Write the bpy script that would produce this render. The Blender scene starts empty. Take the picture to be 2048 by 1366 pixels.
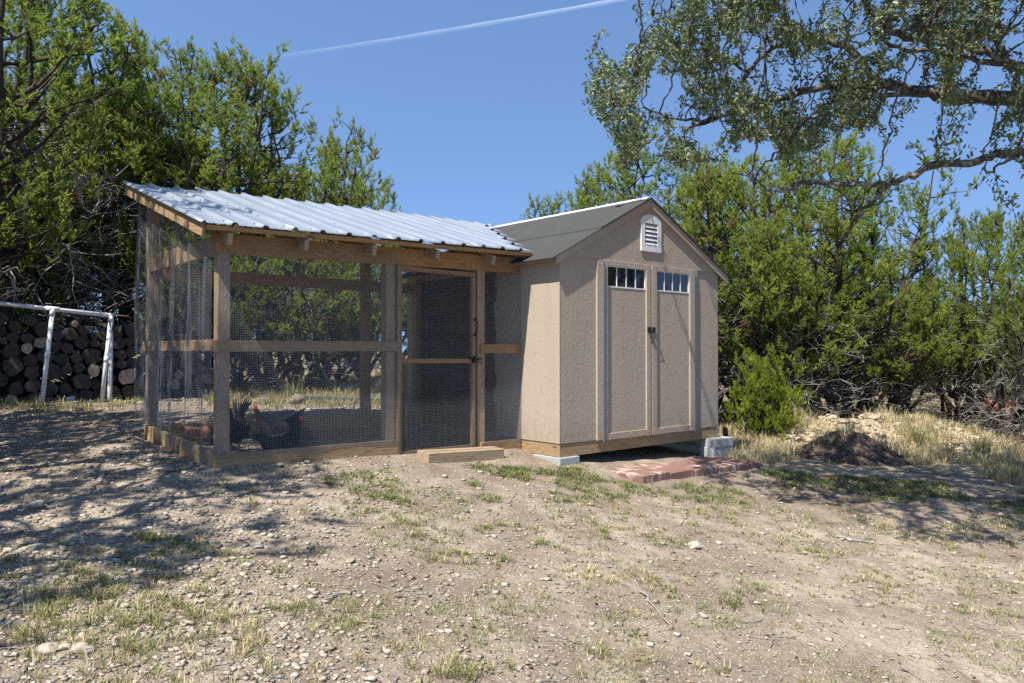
import bpy, math, random
import numpy as np
from mathutils import Vector, Matrix
random.seed(7)
RNG = np.random.default_rng(7)
SC = bpy.context.scene
COL = SC.collection
PI = math.pi
# ------------------------------------------------------------------ camera, sky, sun, exposure
EYE = 1.75
F = 1515.0                                    # focal length in pixels of a 2048 wide frame
cd = bpy.data.cameras.new('camera'); cam = bpy.data.objects.new('camera', cd); COL.objects.link(cam)
cd.sensor_width = 36.0; cd.lens = F / 2048 * 36; cd.clip_start = 0.05; cd.clip_end = 20000
cam.location = (0, 0, EYE); cam.rotation_euler = (math.radians(90.64), 0, 0)
SC.camera = cam
CA, SA = .7547, .6561
P0 = Vector((.463, 7.3, 0))
du, dv, dz = .58, .135, -.95                   # direction the sunlight travels, in the frame of the shed
sd = Vector((CA * du - SA * dv, SA * du + CA * dv, dz)).normalized()
elev = math.asin(-sd.z)
w = bpy.data.worlds.new('World'); SC.world = w; w.use_nodes = True
nt = w.node_tree; nt.nodes.clear()
sky = nt.nodes.new('ShaderNodeTexSky'); sky.sky_type = 'NISHITA'; sky.sun_disc = False
sky.sun_elevation = elev; sky.sun_rotation = math.atan2(-sd.x, -sd.y)
sky.altitude = 300; sky.air_density = 1.0; sky.dust_density = 0.1; sky.ozone_density = 3.5
bg = nt.nodes.new('ShaderNodeBackground'); bg.inputs[1].default_value = .115
wo = nt.nodes.new('ShaderNodeOutputWorld')
tc = nt.nodes.new('ShaderNodeTexCoord'); mp = nt.nodes.new('ShaderNodeMapping')   # clear dry air: the whitish band at the horizon is left out
mp.inputs['Scale'].default_value = (1, 1, .85); mp.inputs['Location'].default_value = (0, 0, .27)
nt.links.new(tc.outputs['Generated'], mp.inputs[0]); nt.links.new(mp.outputs[0], sky.inputs[0])
hs = nt.nodes.new('ShaderNodeHueSaturation'); hs.inputs['Saturation'].default_value = 1.03; hs.inputs['Value'].default_value = .97
nt.links.new(sky.outputs[0], hs.inputs['Color']); nt.links.new(hs.outputs[0], bg.inputs[0]); nt.links.new(bg.outputs[0], wo.inputs[0])
ld = bpy.data.lights.new('sun', 'SUN'); ld.energy = 4.5; ld.angle = math.radians(.53); ld.color = (1, .95, .88)
sun = bpy.data.objects.new('sun', ld); COL.objects.link(sun); sun.location = (-5, -5, 15)
sun.rotation_euler = sd.to_track_quat('-Z', 'Y').to_euler()
vs = SC.view_settings; vs.view_transform = 'Standard'; vs.look = 'None'; vs.gamma = 1; vs.use_curve_mapping = False
vs.exposure = 1.12
SC.cycles.max_bounces = 8; SC.cycles.transparent_max_bounces = 16; SC.cycles.use_denoising = False
SC.cycles.diffuse_bounces = 4
# ------------------------------------------------------------------ numpy noise and the lie of the land
_perm = np.random.default_rng(3).random((256, 256))
def vnoise(x, y):
    x = np.asarray(x, float); y = np.asarray(y, float)
    xi = np.floor(x).astype(int); yi = np.floor(y).astype(int); fx = x - xi; fy = y - yi
    fx = fx * fx * (3 - 2 * fx); fy = fy * fy * (3 - 2 * fy)
    g = lambda a, b: _perm[a % 256, b % 256]
    return (g(xi, yi) * (1 - fx) + g(xi + 1, yi) * fx) * (1 - fy) + (g(xi, yi + 1) * (1 - fx) + g(xi + 1, yi + 1) * fx) * fy
def fbm(x, y, o=4):
    s = 0; a = .5
    for i in range(o):
        s = s + a * vnoise(x * 2 ** i + 17 * i, y * 2 ** i + 5 * i); a *= .5
    return s
def softmin(a, b, k): return b - np.logaddexp(0, (b - a) / k) * k
def sstep(a, b, x):
    t = np.clip((x - a) / (b - a), 0, 1); return t * t * (3 - 2 * t)
def uv_of(x, y):
    dx = x - P0.x; dy = y - P0.y
    return dx * CA + dy * SA, -dx * SA + dy * CA
def ground(x, y):
    x = np.asarray(x, float); y = np.asarray(y, float)
    cxl = softmin(x, 2.5, .4); cxl = -softmin(-cxl, 2.1, .3)
    cy = softmin(y, 8.1, .35)
    h = -1.75 - .138 * cxl + .098 * cy - .03 * np.clip(x - 2.5, 0, 8) + .012 * np.clip(-2.1 - x, 0, 6)
    h = h - .5 * sstep(14, 60, y)
    u, v = uv_of(x, y)
    m = sstep(-3.3, -3.0, u) * (1 - sstep(-.1, .05, u)) * sstep(.35, .62, v) * (1 - sstep(2.3, 2.5, v))
    hin = -.87 - .04 * (u + 3)
    h = h * (1 - m) + hin * m
    # two low heaps on the right
    near = 1 - sstep(15, 25, np.hypot(x, y))
    h = h + near * (.05 * (fbm(x * .9 + 3, y * .9) - .5) + .035 * (fbm(x * 4, y * 4 + 9) - .5) * (1 - .5 * m) + .022 * (fbm(x * 11, y * 11 + 3, 2) - .37))
    return h + EYE
def pix(px, py):
    """the ground point seen along one direction from eye height"""
    d = np.array([(px - 1024) / F, 1.0, (700 - py) / F])
    t = np.arange(1.5, 70, .02); z = d[2] * t + EYE <= ground(d[0] * t, t)
    p = d * t[int(np.argmax(z)) if z.any() else -1]
    return float(p[0]), float(p[1])
def FR(u, v, z=0): return Vector((P0.x + CA * u - SA * v, P0.y + SA * u + CA * v, z + EYE))
ANG = math.atan2(SA, CA)
# ------------------------------------------------------------------ objects
def tag(o, label=None, cat=None, group=None, kind=None):
    if label: o['label'] = label
    if cat: o['category'] = cat
    if group: o['group'] = group
    if kind: o['kind'] = kind
    return o
def empty(name, loc, rz=0, **k):
    o = bpy.data.objects.new(name, None); COL.objects.link(o); o.location = loc; o.rotation_euler = (0, 0, rz)
    o.empty_display_size = .2
    return tag(o, **k)
def link(name, me, parent=None, **k):
    o = bpy.data.objects.new(name, me); COL.objects.link(o)
    if parent: o.parent = parent
    return tag(o, **k)
def npmesh(name, V, Fc, mat, attrs=None, smooth=False, mi=None):
    """V (n,3), Fc (m,k) with k = 3 or 4"""
    V = np.asarray(V, np.float32); Fc = np.asarray(Fc, np.int32); k = Fc.shape[1]
    me = bpy.data.meshes.new(name)
    me.vertices.add(len(V)); me.vertices.foreach_set('co', V.ravel())
    me.loops.add(Fc.size); me.loops.foreach_set('vertex_index', Fc.ravel())
    me.polygons.add(len(Fc)); me.polygons.foreach_set('loop_start', np.arange(0, Fc.size, k, dtype=np.int32))
    me.polygons.foreach_set('loop_total', np.full(len(Fc), k, np.int32))
    if smooth: me.polygons.foreach_set('use_smooth', np.ones(len(Fc), bool))
    for m in (mat if isinstance(mat, (list, tuple)) else [mat]): me.materials.append(m)
    if mi is not None: me.polygons.foreach_set('material_index', np.asarray(mi, np.int32))
    for nm, a in (attrs or {}).items():
        a = np.asarray(a, np.float32)
        if a.ndim == 1:
            at = me.attributes.new(nm, 'FLOAT', 'POINT'); at.data.foreach_set('value', a)
        else:
            at = me.attributes.new(nm, 'FLOAT_VECTOR', 'POINT'); at.data.foreach_set('vector', a.ravel())
    me.update(calc_edges=True); me.validate()
    return me
class MB:
    def __init__(s, off=(0, 0, 0)): s.v = []; s.f = []; s.g = []; s.m = []; s.off = Vector(off); s.mi = 0
    def quadset(s, pts, faces, gr):
        b = len(s.v)
        s.v += [tuple(Vector(p) - s.off) for p in pts]; s.g += [tuple(q) for q in gr]
        s.f += [tuple(b + i for i in f) for f in faces]; s.m += [s.mi] * len(faces)
    def box(s, a, b, along=0, rnd=True):
        a = Vector(a); b = Vector(b)
        pts = [(x, y, z) for x in (a.x, b.x) for y in (a.y, b.y) for z in (a.z, b.z)]
        o = [random.random() * 40 for _ in range(3)] if rnd else [0, 0, 0]
        order = [along] + [i for i in range(3) if i != along]
        gr = [[p[order[i]] + o[i] for i in range(3)] for p in pts]
        s.quadset(pts, [(0, 1, 3, 2), (4, 6, 7, 5), (0, 4, 5, 1), (2, 3, 7, 6), (0, 2, 6, 4), (1, 5, 7, 3)], gr)
        return s
    def beam(s, p, q, w_, h_, up=(0, 0, 1)):
        """bar from p to q; h_ measured along up, w_ across"""
        p = Vector(p); q = Vector(q); d = (q - p); L = d.length; d.normalize()
        sd_ = d.cross(Vector(up)).normalized(); u_ = sd_.cross(d).normalized()
        pts = []; gr = []; o = [random.random() * 40 for _ in range(3)]
        for t in (0, L):
            for a in (-.5, .5):
                for b in (-.5, .5):
                    pts.append(p + d * t + sd_ * (a * w_) + u_ * (b * h_)); gr.append((t + o[0], a * w_ + o[1], b * h_ + o[2]))
        s.quadset(pts, [(0, 1, 3, 2), (4, 6, 7, 5), (0, 4, 5, 1), (2, 3, 7, 6), (0, 2, 6, 4), (1, 5, 7, 3)], gr)
        return s
    def prism(s, poly, a0, a1, ax=1):
        """poly of 2-d points extruded along axis ax"""
        n = len(poly); pts = []
        for a in (a0, a1):
            for (x, y) in poly:
                pts.append((a, x, y) if ax == 0 else (x, a, y) if ax == 1 else (x, y, a))
        fs = [tuple(range(n))[::-1], tuple(range(n, 2 * n))] + [(i, (i + 1) % n, n + (i + 1) % n, n + i) for i in range(n)]
        s.quadset(pts, fs, [(p[2], p[0], p[1]) for p in pts])
        return s
    def tube(s, path, radii, n=8, cap=True):
        path = [Vector(p) for p in path]
        if not hasattr(radii, '__len__'): radii = [radii] * len(path)
        pts = []; gr = []; L = 0
        ref = Vector((0, 0, 1))
        for i, p in enumerate(path):
            d = (path[min(i + 1, len(path) - 1)] - path[max(i - 1, 0)]).normalized()
            if abs(d.dot(ref)) > .95: ref = Vector((1, 0, 0)) if abs(d.x) < .9 else Vector((0, 1, 0))
            a = d.cross(ref).normalized(); b = d.cross(a).normalized()
            if i: L += (p - path[i - 1]).length
            for k in range(n):
                t = 2 * PI * k / n
                pts.append(p + (a * math.cos(t) + b * math.sin(t)) * radii[i]); gr.append((L, math.cos(t) * radii[i], math.sin(t) * radii[i]))
        fs = [(i * n + k, i * n + (k + 1) % n, (i + 1) * n + (k + 1) % n, (i + 1) * n + k) for i in range(len(path) - 1) for k in range(n)]
        if cap: fs += [tuple(range(n))[::-1], tuple((len(path) - 1) * n + k for k in range(n))]
        s.quadset(pts, fs, gr)
        return s
    def build(s, name, mat, parent=None, bevel=0, smooth=False, **k):
        me = bpy.data.meshes.new(name); me.from_pydata(s.v, [], s.f)
        for m in (mat if isinstance(mat, (list, tuple)) else [mat]): me.materials.append(m)
        if any(s.m): me.polygons.foreach_set('material_index', s.m)
        if smooth: me.polygons.foreach_set('use_smooth', [True] * len(s.f))
        at = me.attributes.new('gr', 'FLOAT_VECTOR', 'POINT'); at.data.foreach_set('vector', [c for g in s.g for c in g])
        me.update()
        o = link(name, me, parent, **k)
        if bevel:
            b = o.modifiers.new('bevel', 'BEVEL'); b.width = bevel; b.segments = 1; b.limit_method = 'ANGLE'
        return o
def children(o): return [c for c in COL.objects if c.parent is o]
def copy_tree(o, kids):
    c = o.copy(); COL.objects.link(c)
    for ch in kids:
        d = ch.copy(); COL.objects.link(d); d.parent = c
    return c
# ------------------------------------------------------------------ materials
class NT:
    def __init__(s, name):
        s.m = bpy.data.materials.new(name); s.m.use_nodes = True; s.t = s.m.node_tree; s.t.nodes.clear()
        s.out = s.t.nodes.new('ShaderNodeOutputMaterial'); s.b = s.n('ShaderNodeBsdfPrincipled')
        s.l(s.b.outputs[0], s.out.inputs[0])
    def n(s, t, **k):
        x = s.t.nodes.new(t)
        for a, b in k.items(): setattr(x, a, b)
        return x
    def l(s, a, b): s.t.links.new(a, b)
    def set(s, nd, **k):
        for a, b in k.items(): nd.inputs[a.replace('_', ' ')].default_value = b
    def attr(s, nm):
        a = s.n('ShaderNodeAttribute'); a.attribute_name = nm; return a
    def mapping(s, src, scale=(1, 1, 1), loc=(0, 0, 0)):
        m = s.n('ShaderNodeMapping'); s.l(src, m.inputs[0]); m.inputs['Scale'].default_value = scale; m.inputs['Location'].default_value = loc; return m.outputs[0]
    def noise(s, src, sc=5, det=3, rough=.5, dist=0):
        x = s.n('ShaderNodeTexNoise'); x.inputs['Scale'].default_value = sc; x.inputs['Detail'].default_value = det
        x.inputs['Roughness'].default_value = rough; x.inputs['Distortion'].default_value = dist
        if src is not None: s.l(src, x.inputs['Vector'])
        return x.outputs[0]
    def vor(s, src, sc, feat='F1', out='Distance'):
        x = s.n('ShaderNodeTexVoronoi'); x.feature = feat; x.inputs['Scale'].default_value = sc; s.l(src, x.inputs['Vector']); return x.outputs[out]
    def ramp(s, fac, stops, interp='LINEAR'):
        r = s.n('ShaderNodeValToRGB'); s.l(fac, r.inputs[0]); e = r.color_ramp.elements; r.color_ramp.interpolation = interp
        while len(e) < len(stops): e.new(.5)
        for i, (p, c) in enumerate(stops):
            e[i].position = p; c = (c, c, c) if not hasattr(c, '__len__') else c; e[i].color = (*c, 1)
        return r.outputs[0]
    def math(s, op, a, b=None, c=None):
        x = s.n('ShaderNodeMath'); x.operation = op
        for i, v in enumerate((a, b, c)):
            if v is None: continue
            if isinstance(v, (int, float)): x.inputs[i].default_value = v
            else: s.l(v, x.inputs[i])
        return x.outputs[0]
    def mix(s, fac, a, b, bt='MIX'):
        x = s.n('ShaderNodeMix'); x.data_type = 'RGBA'; x.blend_type = bt
        for sock, v in ((x.inputs[0], fac), (x.inputs[6], a), (x.inputs[7], b)):
            if isinstance(v, (int, float)): sock.default_value = v
            elif isinstance(v, tuple): sock.default_value = (*v, 1)
            else: s.l(v, sock)
        return x.outputs[2]
    def bump(s, h, dist=.01, st=1.0, normal=None):
        x = s.n('ShaderNodeBump'); x.inputs['Strength'].default_value = st; x.inputs['Distance'].default_value = dist; s.l(h, x.inputs['Height'])
        if normal is not None: s.l(normal, x.inputs['Normal'])
        return x.outputs[0]
    def col(s, v):
        if isinstance(v, tuple): s.b.inputs['Base Color'].default_value = (*v, 1)
        else: s.l(v, s.b.inputs['Base Color'])
    def fin(s, rough=.8, metal=0, spec=.3, normal=None):
        s.b.inputs['Roughness'].default_value = rough; s.b.inputs['Metallic'].default_value = metal
        s.b.inputs['Specular IOR Level'].default_value = spec
        if normal is not None: s.l(normal, s.b.inputs['Normal'])
        return s.m
    def obj(s): return s.n('ShaderNodeTexCoord').outputs['Object']
def m_plain(name, c, rough=.6, metal=0, spec=.4, var=.12, sc=14):
    k = NT(name); o = k.obj(); n = k.noise(o, sc, 4)
    k.col(k.mix(n, tuple(x * (1 - var) for x in c), tuple(min(1, x * (1 + var)) for x in c)))
    return k.fin(rough, metal, spec, k.bump(n, .002, .4))
def m_wood(name, light, dark, grey=.0, knots=True):
    k = NT(name); g = k.attr('gr').outputs['Vector']
    big = k.noise(k.mapping(g, (.9, 7, 7)), 1.3, 2, .5, .35)
    rings = k.math('FRACT', k.math('MULTIPLY', big, 15.0))
    rings = k.ramp(rings, [(0, 0.0), (.55, .35), (.86, 1.0), (1, 0.0)])
    fine = k.noise(k.mapping(g, (5, 160, 160)), 1, 3, .6)
    base = k.mix(k.math('MULTIPLY', rings, .75), light, dark)
    base = k.mix(k.math('MULTIPLY', fine, .35), base, dark)
    blot = k.noise(k.mapping(g, (2.2, 9, 9)), 1.0, 4, .6)
    base = k.mix(k.ramp(blot, [(.35, 0), (.75, grey)]), base, (.26, .25, .23))
    if knots:
        kn = k.vor(k.mapping(g, (2.2, 9, 9)), 1.0)
        base = k.mix(k.ramp(kn, [(.06, .9), (.12, 0)]), base, (.07, .035, .02))
    k.col(base)
    h = k.math('ADD', k.math('MULTIPLY', rings, -.4), fine)
    return k.fin(.75, 0, .25, k.bump(h, .003, .6))
M = {}
M['wood'] = m_wood('treated_pine', (.37, .25, .125), (.19, .11, .045), .2)
M['wood_gold'] = m_wood('golden_pine', (.40, .225, .085), (.22, .105, .035), .05)
M['wood_grey'] = m_wood('weathered_pine', (.40, .295, .175), (.20, .13, .07), .3)
M['wood_shade'] = m_wood('shade_dark_board', (.10, .068, .045), (.04, .025, .017), .2)  # dark tone carries the shade of the wall inside the run
def m_siding(name, c):
    k = NT(name); g = k.attr('gr').outputs['Vector']       # x up the board, y across
    chat = k.noise(k.mapping(g, (150, 34, 34)), 1, 2, .55)
    flow = k.noise(k.mapping(g, (3.5, 16, 16)), 1, 3, .6, 1.0)
    rid = k.math('ABSOLUTE', k.math('SUBTRACT', k.math('FRACT', k.math('MULTIPLY', flow, 5)), .5))
    fl2 = k.noise(k.mapping(g, (26, 44, 44)), 1, 4, .65, 1.0)
    crack = k.ramp(k.noise(k.mapping(g, (3.5, 45, 45)), 1, 3, .6, 1), [(.66, 0), (.72, 1)])
    h = k.math('ADD', k.math('MULTIPLY', chat, .55), k.math('ADD', k.math('MULTIPLY', rid, .5), k.math('MULTIPLY', fl2, 1.3)))
    h = k.math('SUBTRACT', h, k.math('MULTIPLY', crack, .8))
    d = k.noise(g, 3, 3)
    cc = k.mix(d, tuple(x * .93 for x in c), tuple(x * 1.06 for x in c))
    o = k.obj(); sz = k.n('ShaderNodeSeparateXYZ'); k.l(o, sz.inputs[0]); st_ = k.noise(k.mapping(o, (9, 9, .5)), 1, 4, .6)
    splash = k.math('MULTIPLY', k.ramp(sz.outputs[2], [(.12, .75), (.42, 0)]), k.ramp(k.noise(o, 13, 4, .6), [(.35, .1), (.7, 1)]))
    cc = k.mix(k.ramp(st_, [(.42, .0), (.75, .35)]), cc, tuple(x * .80 for x in c)); cc = k.mix(splash, cc, (.25, .19, .13))
    k.col(k.mix(k.math('MULTIPLY', crack, .4), cc, tuple(x * .35 for x in c)))
    return k.fin(.7, 0, .3, k.bump(h, .0032, .9))
M['siding'] = m_siding('taupe_siding', (.385, .316, .238))
M['dark'] = m_plain('dark_void', (.02, .018, .016), .9)
M['black'] = m_plain('black_metal', (.018, .018, .02), .45, .3)
M['galv'] = m_plain('galvanised_strip', (.20, .23, .25), .5, .6, .5, .25, 60)
M['white'] = m_plain('white_paint', (.70, .70, .68), .5, 0, .4, .05)
M['pvc'] = m_plain('white_pipe', (.62, .63, .62), .4, 0, .5, .1, 9)
def m_wire():
    k = NT('galvanised_wire'); k.col((.23, .245, .26)); return k.fin(.5, .4, .4)
M['wire'] = m_wire()
def m_roof():
    k = NT('galvalume_sheet'); o = k.obj(); n = k.noise(k.mapping(o, (30, 2, 2)), 1, 3); n2 = k.noise(o, 2.5, 3)
    k.col(k.mix(n2, (.31, .345, .385), (.40, .43, .465)))
    k.l(k.ramp(n, [(.3, .30), (.7, .44)]), k.b.inputs['Roughness'])
    m = k.fin(.36, .5, .5); k.l(k.ramp(n, [(.3, .30), (.7, .44)]), k.b.inputs['Roughness']); return m
M['roofmetal'] = m_roof()
def m_shingle():
    k = NT('granule_roofing'); o = k.obj(); n = k.noise(o, 320, 2, .7); n2 = k.noise(k.mapping(o, (1, 3, 3)), 2, 4)
    c = k.mix(n2, (.036, .038, .035), (.055, .056, .052)); c = k.mix(k.ramp(n, [(.52, 0), (.75, .7)]), c, (.16, .16, .15))
    k.col(c); return k.fin(.95, 0, .2, k.bump(n, .003, .8))
M['shingle'] = m_shingle()
def m_conc():
    k = NT('concrete_block'); o = k.obj(); n = k.noise(o, 90, 4, .7); n2 = k.noise(o, 9, 4)
    c = k.mix(n2, (.30, .31, .30), (.42, .42, .40)); c = k.mix(k.ramp(n, [(.35, .7), (.5, 0)]), c, (.15, .15, .15)); k.col(c)
    return k.fin(.95, 0, .2, k.bump(n, .004, .9))
M['conc'] = m_conc()
def m_paver():
    k = NT('red_paver'); g = k.attr('gr').outputs['Vector']; o = k.obj(); n = k.noise(o, 120, 3, .7); n2 = k.noise(o, 7, 4)
    c = k.mix(n2, (.16, .088, .068), (.23, .135, .108))
    ef = k.ramp(k.noise(k.mapping(o, (18, 5, 5)), 1, 4, .6), [(.48, 0), (.62, .85)])
    ef2 = k.math('MULTIPLY', ef, k.ramp(k.noise(o, 2.6, 2), [(.45, 0), (.6, 1)]))
    c = k.mix(ef2, c, (.60, .48, .43)); k.col(c)
    return k.fin(.9, 0, .2, k.bump(n, .003, .8))
M['paver'] = m_paver()
def m_glass():
    k = NT('window_glass'); k.col((.012, .013, .015)); return k.fin(.03, 0, .9)
M['glass'] = m_glass()
def m_leaf(name, stops, trans=.35, rough=.6, attr='tint', spec=.3):
    k = NT(name); a = k.attr(attr).outputs['Fac']
    c = k.ramp(a, stops); k.col(c); k.fin(rough, 0, spec)
    t = k.n('ShaderNodeBsdfTranslucent'); k.l(c, t.inputs[0]); mx = k.n('ShaderNodeMixShader'); mx.inputs[0].default_value = trans
    k.l(k.b.outputs[0], mx.inputs[1]); k.l(t.outputs[0], mx.inputs[2]); k.l(mx.outputs[0], k.out.inputs[0]); return k.m
M['juniper'] = m_leaf('juniper_foliage', [(0, (.065, .088, .026)), (.35, (.20, .265, .046)), (.7, (.31, .37, .064)), (.93, (.43, .43, .11)), (1, (.27, .15, .06))], .5)
M['juniper_y'] = m_leaf('young_juniper_foliage', [(0, (.06, .10, .014)), (.5, (.24, .31, .03)), (1, (.42, .45, .06))], .5)
M['oakleaf'] = m_leaf('oak_leaves', [(0, (.055, .075, .028)), (.5, (.13, .175, .060)), (.85, (.24, .28, .125)), (1, (.36, .36, .22))], .28, .42, 'tint', .4)
M['grass'] = m_leaf('grass_blades', [(0, (.07, .11, .03)), (.35, (.15, .18, .055)), (.6, (.28, .27, .11)), (.85, (.50, .40, .23)), (1, (.62, .52, .35))], .3)
def m_bark(name, c1, c2, lich=0., sc=1.0):
    k = NT(name); g = k.attr('gr').outputs['Vector']; o = k.obj()
    n = k.noise(k.mapping(o, (9 * sc, 9 * sc, 4 * sc)), 2, 5, .65, .6); n2 = k.noise(o, 6 * sc, 4, .6)
    c = k.mix(n, c1, c2)
    if lich:
        c = k.mix(k.ramp(k.noise(o, 22, 5, .7), [(.48, 0), (.58, lich)]), c, (.28, .29, .26))
    k.col(c); return k.fin(.95, 0, .15, k.bump(n, .02, .9))
M['jbark'] = m_bark('juniper_bark', (.03, .022, .017), (.10, .082, .068))
M['obark'] = m_bark('oak_bark', (.03, .024, .019), (.11, .09, .075), .75, 2)
M['twig'] = m_bark('bare_twig', (.16, .14, .125), (.38, .35, .32))
M['logbark'] = m_bark('log_bark', (.015, .013, .011), (.07, .06, .053), .2, 2)
def m_logend(name, c, c2):
    k = NT(name); g = k.attr('gr').outputs['Vector']; sp = k.n('ShaderNodeSeparateXYZ'); k.l(g, sp.inputs[0])
    r = k.math('SQRT', k.math('ADD', k.math('MULTIPLY', sp.outputs[1], sp.outputs[1]), k.math('MULTIPLY', sp.outputs[2], sp.outputs[2])))
    n = k.noise(g, 20, 4); s_ = k.math('SINE', k.math('MULTIPLY', k.math('ADD', r, k.math('MULTIPLY', n, .02)), 420))
    cc = k.mix(k.ramp(s_, [(.3, 0), (.9, .6)]), c, c2); cc = k.mix(k.ramp(n, [(.5, 0), (.7, .7)]), cc, c2); k.col(cc)
    return k.fin(.9, 0, .2, k.bump(n, .006, .7))
M['end_dark'] = m_logend('weathered_log_end', (.085, .07, .06), (.025, .02, .016))
M['end_pale'] = m_logend('pale_log_end', (.42, .34, .26), (.18, .13, .10))
def m_rock(name, c1, c2):
    k = NT(name); a = k.attr('tint').outputs['Fac']; o = k.obj(); n = k.noise(o, 30, 5, .65)
    c = k.mix(a, c1, c2); c = k.mix(k.ramp(n, [(.35, .6), (.55, 0)]), c, tuple(x * .6 for x in c1)); k.col(c)
    return k.fin(.92, 0, .2, k.bump(n, .01, .7))
M['stone'] = m_rock('limestone', (.19, .15, .11), (.50, .44, .35))
M['mulch'] = m_rock('mulch_bits', (.045, .032, .025), (.13, .10, .08))
M['deadleaf'] = m_leaf('dead_leaves', [(0, (.10, .06, .035)), (.5, (.24, .15, .09)), (1, (.42, .34, .24))], .15)
def m_ground():
    k = NT('stony_dirt'); o = k.n('ShaderNodeNewGeometry').outputs['Position']
    a = k.noise(o, .55, 5, .6); b = k.noise(o, 3.2, 6, .65); f = k.noise(o, 38, 4, .7); vor = k.vor(o, 55, 'F1'); vc = k.vor(o, 55, 'F1', 'Color')
    vor2 = k.vor(o, 140, 'F1')
    c = k.mix(k.ramp(a, [(.35, 0), (.65, 1)]), (.225, .18, .138), (.36, .30, .228))
    c = k.mix(k.ramp(b, [(.40, .65), (.58, 0)]), c, (.15, .11, .08))
    c = k.mix(k.ramp(b, [(.55, 0), (.75, .6)]), c, (.48, .41, .31))
    c = k.mix(k.ramp(f, [(.35, .5), (.55, 0)]), c, (.10, .072, .05))
    pm = k.math('MULTIPLY', k.ramp(vor, [(.28, .95), (.42, 0)]), k.ramp(vc, [(.45, 0), (.6, 1)]))
    c = k.mix(pm, c, k.mix(vc, (.27, .225, .16), (.50, .45, .36)))
    dd = k.attr('dry').outputs['Fac']
    c = k.mix(dd, c, k.mix(b, (.17, .15, .07), (.40, .33, .20)))
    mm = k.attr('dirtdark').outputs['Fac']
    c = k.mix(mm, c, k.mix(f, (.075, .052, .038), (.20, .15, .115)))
    k.col(c)
    h = k.math('ADD', k.math('MULTIPLY', b, 1.5), k.math('ADD', k.math('MULTIPLY', f, .5), k.math('ADD', k.math('MULTIPLY', pm, .35), k.math('MULTIPLY', vor2, -.25))))
    return k.fin(.95, 0, .15, k.bump(h, .02, .9))
M['ground'] = m_ground()
# ------------------------------------------------------------------ ground sheet
def axis(lo, hi, st, far, grow=1.16):
    a = list(np.arange(lo, hi + 1e-6, st)); s = st; x = a[-1]
    while x < far: s *= grow; x += s; a.append(x)
    s = st; x = a[0]; pre = []
    while x > -far: s *= grow; x -= s; pre.append(x)
    return np.array(pre[::-1] + a)
gx = axis(-7, 8, .08, 400); gy = axis(2, 14, .08, 400)
GX, GY = np.meshgrid(gx, gy); GZ = ground(GX, GY)
nx, ny = len(gx), len(gy)
idx = np.arange(nx * ny).reshape(ny, nx)
Fg = np.stack([idx[:-1, :-1], idx[:-1, 1:], idx[1:, 1:], idx[1:, :-1]], -1).reshape(-1, 4)
Vg = np.stack([GX, GY, GZ], -1).reshape(-1, 3)
gu, gv = uv_of(Vg[:, 0], Vg[:, 1])
dry = np.clip(sstep(9.0, 11.5, Vg[:, 1] + .25 * np.abs(Vg[:, 0])) * (.45 + .7 * fbm(Vg[:, 0] * .8, Vg[:, 1] * .8)), 0, 1) * (1 - sstep(-3.2, -2.6, -0 * gu - 3) * 0)
dk = sstep(.45, .7, fbm(Vg[:, 0] * .7 + 31, Vg[:, 1] * .7)) * sstep(1.2, 3.0, Vg[:, 0]) * .8
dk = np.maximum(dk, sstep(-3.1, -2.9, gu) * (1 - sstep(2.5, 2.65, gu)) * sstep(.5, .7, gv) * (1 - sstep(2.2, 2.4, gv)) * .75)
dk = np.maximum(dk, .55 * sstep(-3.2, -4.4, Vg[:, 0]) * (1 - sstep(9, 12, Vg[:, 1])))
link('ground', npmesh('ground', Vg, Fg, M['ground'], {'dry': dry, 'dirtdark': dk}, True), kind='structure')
# ------------------------------------------------------------------ shed
shed = empty('garden_shed', FR(0, 0, -1.036), ANG, label='tan wooden garden shed with gable roof and double doors on concrete blocks', cat='shed')
OS = Vector((0, 0, -1.036))
def smb(): return MB(OS)
AP = (1.335, 1.63); SL = .51
def rt(u): return AP[1] - SL * abs(u - AP[0])
smb().box((0.0, .60, -.905), (.012, 2.66, .93), 2, 0)  # inner wall seen through the run
k = smb(); k.box((-.006, .004, -.905), (.012, 2.66, .905), 2, 0); k.build('side_wall', M['siding'], shed)
k = smb(); k.box((2.628, .004, -.905), (2.646, 2.66, .905), 2, 0); k.build('side_wall', M['siding'], shed)
k = smb(); k.prism([(.012, -.905), (2.628, -.905), (2.628, .9), (AP[0], rt(AP[0]) - .05), (.012, .9)], 2.64, 2.66); k.build('back_wall', M['siding'], shed)
def panel(u0, u1, z0, z1, v0, v1, nm='wall_panel', par=shed, mat=None):
    return smb().box((u0, v0, z0), (u1, v1, z1), 2).build(nm, mat or M['siding'], par, .0015)
panel(.0, .508, -.906, .93, 0, .012, 'front_wall_panel'); panel(2.2, 2.64, -.906, .93, 0, .012, 'front_wall_panel')
k = smb(); k.prism([(-.0, .918), (2.64, .918), (2.64, .925), (AP[0] + .01, rt(AP[0]) - .03), (AP[0] - .01, rt(AP[0]) - .03), (0, .925)], -.014, .011); k.build('gable_panel', M['siding'], shed)
k = smb(); k.box((.508, .013, -.9), (2.2, .02, .91), 2); k.build('door_backing', M['dark'], shed)
for (a, b) in ((.508, .588), (2.142, 2.2)): panel(a, b, -.912, .915, -.019, 0.012, 'door_casing')
for (a, b) in ((.588, .600), (2.130, 2.142)):
    smb().box((a, -.036, -.93), (b, .010, .905)).build('hinge_strip', M['galv'], shed)
corner = smb().box((-.008, -.002, -.906), (.0, .03, .93), 2).build('corner_board', M['siding'], shed)
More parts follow.
